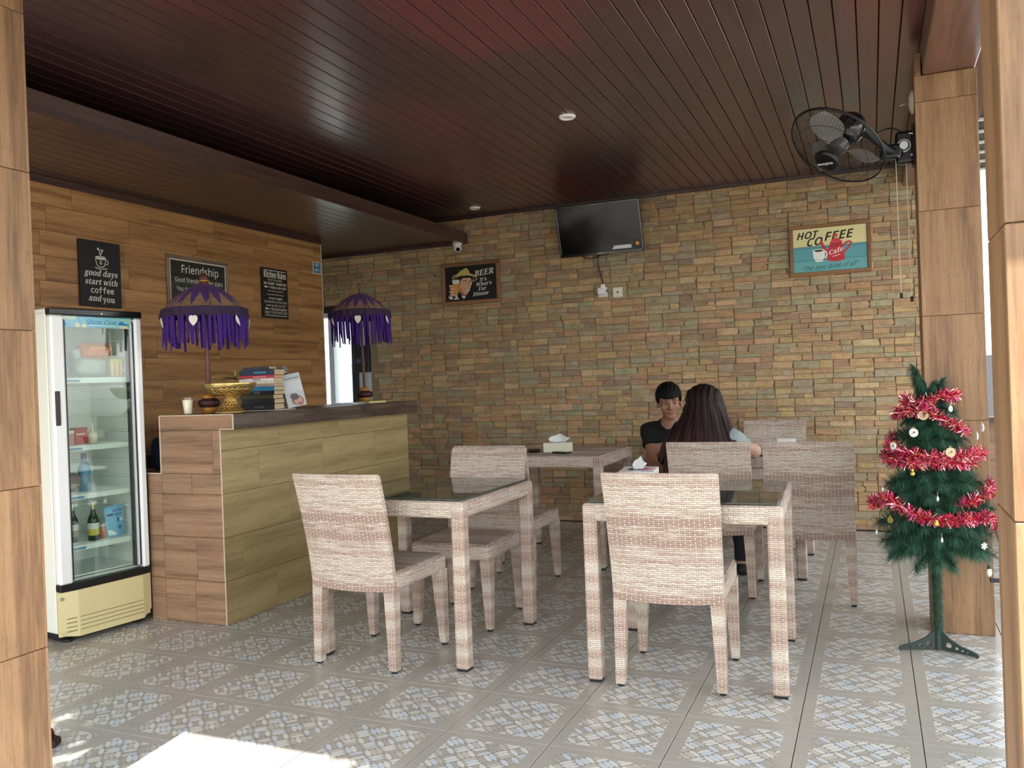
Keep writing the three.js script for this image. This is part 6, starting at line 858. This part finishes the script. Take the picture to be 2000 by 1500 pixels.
{ // woman, seen from behind
  const w = person('person', 'woman with long dark brown hair and a grey shirt, seen from behind in her chair', {
    head: [1.733, 1.066, -2.455], yaw: Math.PI + 0.25, pitch: 0.12, roll: 0, size: 0.98, skin: [0.5, 0.3, 0.22], lip: [0.45, 0.16, 0.14], gaze: 0,
    neckTop: [1.737, 0.985, -2.42], neckBase: [1.748, 0.885, -2.385], chest: [1.762, 0.76, -2.345], waist: [1.785, 0.6, -2.30], pelvis: [1.80, 0.53, -2.27], front: -1, collar: 0.058, hem: 0.47, sleeve: 0.6, cuff: 0.09,
    arms: [{ shoulder: [1.575, 0.85, -2.40], elbow: [1.55, 0.80, -2.62], wrist: [1.62, 0.793, -2.85], hand: [Math.PI - 0.3, 0.03, 0], thumb: 1, curl: 0.35 }, { shoulder: [1.895, 0.875, -2.385], elbow: [2.005, 0.80, -2.52], wrist: [1.90, 0.795, -2.76], hand: [Math.PI + 0.45, 0.03, 0], thumb: -1, curl: 0.35 }],
    legs: [{ hip: [1.715, 0.525, -2.30], knee: [1.715, 0.545, -2.70], ankle: [1.715, 0.09, -2.74], toe: [1.715, 0.045, -2.87] }, { hip: [1.885, 0.525, -2.30], knee: [1.895, 0.545, -2.70], ankle: [1.895, 0.09, -2.74], toe: [1.895, 0.045, -2.87] }],
    shirt: '#8f9b9d', shirtLabel: 'grey short-sleeved shirt', trousers: '#23262f', lo: [1.4, -0.02, -3.02], hi: [2.15, 1.05, -2.05] });
  const hl = w.hl;
  const hair = (x, y, z) => { const q = hl(x, y, z); let d = ell(q[0], q[1], q[2], [0, 0.05, -0.02], [0.108, 0.1, 0.118]);
    const cx = 1.737, t = clamp((1.10 - y) / 0.44), hw = lerp(0.09, 0.242, Math.pow(clamp(t * 1.75), 0.9)), zc = lerp(-2.41, -2.225, Math.pow(t, 0.8)), th = lerp(0.085, 0.05, t), sx = (x - cx + 0.01 * t) / hw;
    const bend = zc - 0.075 * sx * sx, fall = smax(smax((Math.hypot(sx, (z - bend) / th) - 1) * Math.min(th, hw) * 0.9, y - 1.12, 0.08), 0.675 + 0.02 * Math.sin(x * 60) - y, 0.01);
    d = smin(d, fall, 0.09); const f = q[1] < 0.12 ? 1 : 0.4; d += f * (0.0016 * Math.sin((x - cx) * (250 / (0.55 + t)) + 2 * Math.sin(y * 9)) + 0.0034 * Math.sin((x - cx) * (95 / (0.55 + t)) + 1.5 * Math.sin(y * 6 + 1)));
    if (q[2] > 0.02 && q[1] < 0.06) d = Math.max(d, q[2] - 0.05); return d; };
  const hc = (x, y) => mix3([0.014, 0.0065, 0.007], [0.07, 0.029, 0.024], sstep(1.05, 0.72, y) * (0.6 + 0.25 * Math.sin((x - 1.737) * 60 / (0.6 + (1.1 - y))) + 0.15 * Math.sin((x - 1.737) * 210 / (0.6 + (1.1 - y)))));
  part(w.o, 'hair', isosurf(hair, [1.42, 0.62, -2.64], [2.05, 1.26, -2.12], 0.0052, hc), std({ vertexColors: true, roughness: 0.6, specularIntensity: 0.35 }), 'long dark brown hair reaching below the shoulders');
}
// ---------------------------------------------------------------- garden tree before the house: its leaves dapple the sun on the floor and mirror in the fridge door
{
  const t = thing('garden_tree', 'leafy tree standing in the sun before the veranda, mirrored in the fridge glass', 'tree', [-1.6, -0.03, 3.6]);
  part(t, 'trunk', tube([[0, 0, 0], [0.1, 0.8, -0.05], [0.25, 1.7, -0.1], [0.6, 2.6, -0.4], [1.2, 3.2, -0.9]], 0.06, 30, 10), plain('#5b4a3a', 0.9));
  part(t, 'limb', tube([[0.25, 1.7, -0.1], [-0.3, 2.6, 0.1], [-0.8, 3.2, 0.2]], 0.04, 16, 8), plain('#5b4a3a', 0.9)); part(t, 'limb', tube([[0.6, 2.6, -0.4], [1.3, 3.0, -0.6], [1.9, 3.3, -1.2]], 0.035, 16, 8), plain('#5b4a3a', 0.9));
  const P = [], C = [];
  const cl = [[1.25, 3.3, -1.05, 0.45], [1.75, 3.35, -1.3, 0.22], [0.5, 3.2, -0.7, 0.55], [3.1, 3.4, -1.35, 0.3], [-0.6, 3.2, 0.1, 0.7], [1.2, 3.9, -0.5, 0.8], [2.0, 3.6, -0.2, 0.6], [-0.9, 3.8, 0.4, 0.7]];
  for (const [cx, cy, cz, r] of cl) for (let i = 0; i < 230; i++) {
    const a = rnd() * 6.283, b = Math.acos(rr(-1, 1)), q = r * Math.cbrt(rnd()), o = V3(cx + q * Math.sin(b) * Math.cos(a), cy + q * 0.55 * Math.cos(b), cz + q * Math.sin(b) * Math.sin(a));
    const d = V3(rr(-1, 1), rr(-0.7, 0.3), rr(-1, 1)).normalize().multiplyScalar(rr(0.09, 0.16)), s = V3(-d.z, rr(-0.05, 0.05), d.x).normalize().multiplyScalar(rr(0.02, 0.032)), m = o.clone().addScaledVector(d, 0.5), e = o.clone().add(d);
    P.push(o.x, o.y, o.z, m.x + s.x, m.y + s.y, m.z + s.z, e.x, e.y, e.z, o.x, o.y, o.z, e.x, e.y, e.z, m.x - s.x, m.y - s.y, m.z - s.z);
    const c = pick([[0.06, 0.15, 0.03], [0.09, 0.2, 0.04], [0.05, 0.12, 0.03], [0.14, 0.24, 0.06]]); for (let k = 0; k < 6; k++) C.push(...c);
  }
  const g = tri(P); g.setAttribute('color', new THREE.Float32BufferAttribute(C, 3));
  part(t, 'foliage', g, std({ vertexColors: true, roughness: 0.6, side: THREE.DoubleSide, transmission: 0.3, thickness: 0 })).userData.kind = 'stuff';
}
renderer.render(scene, camera);
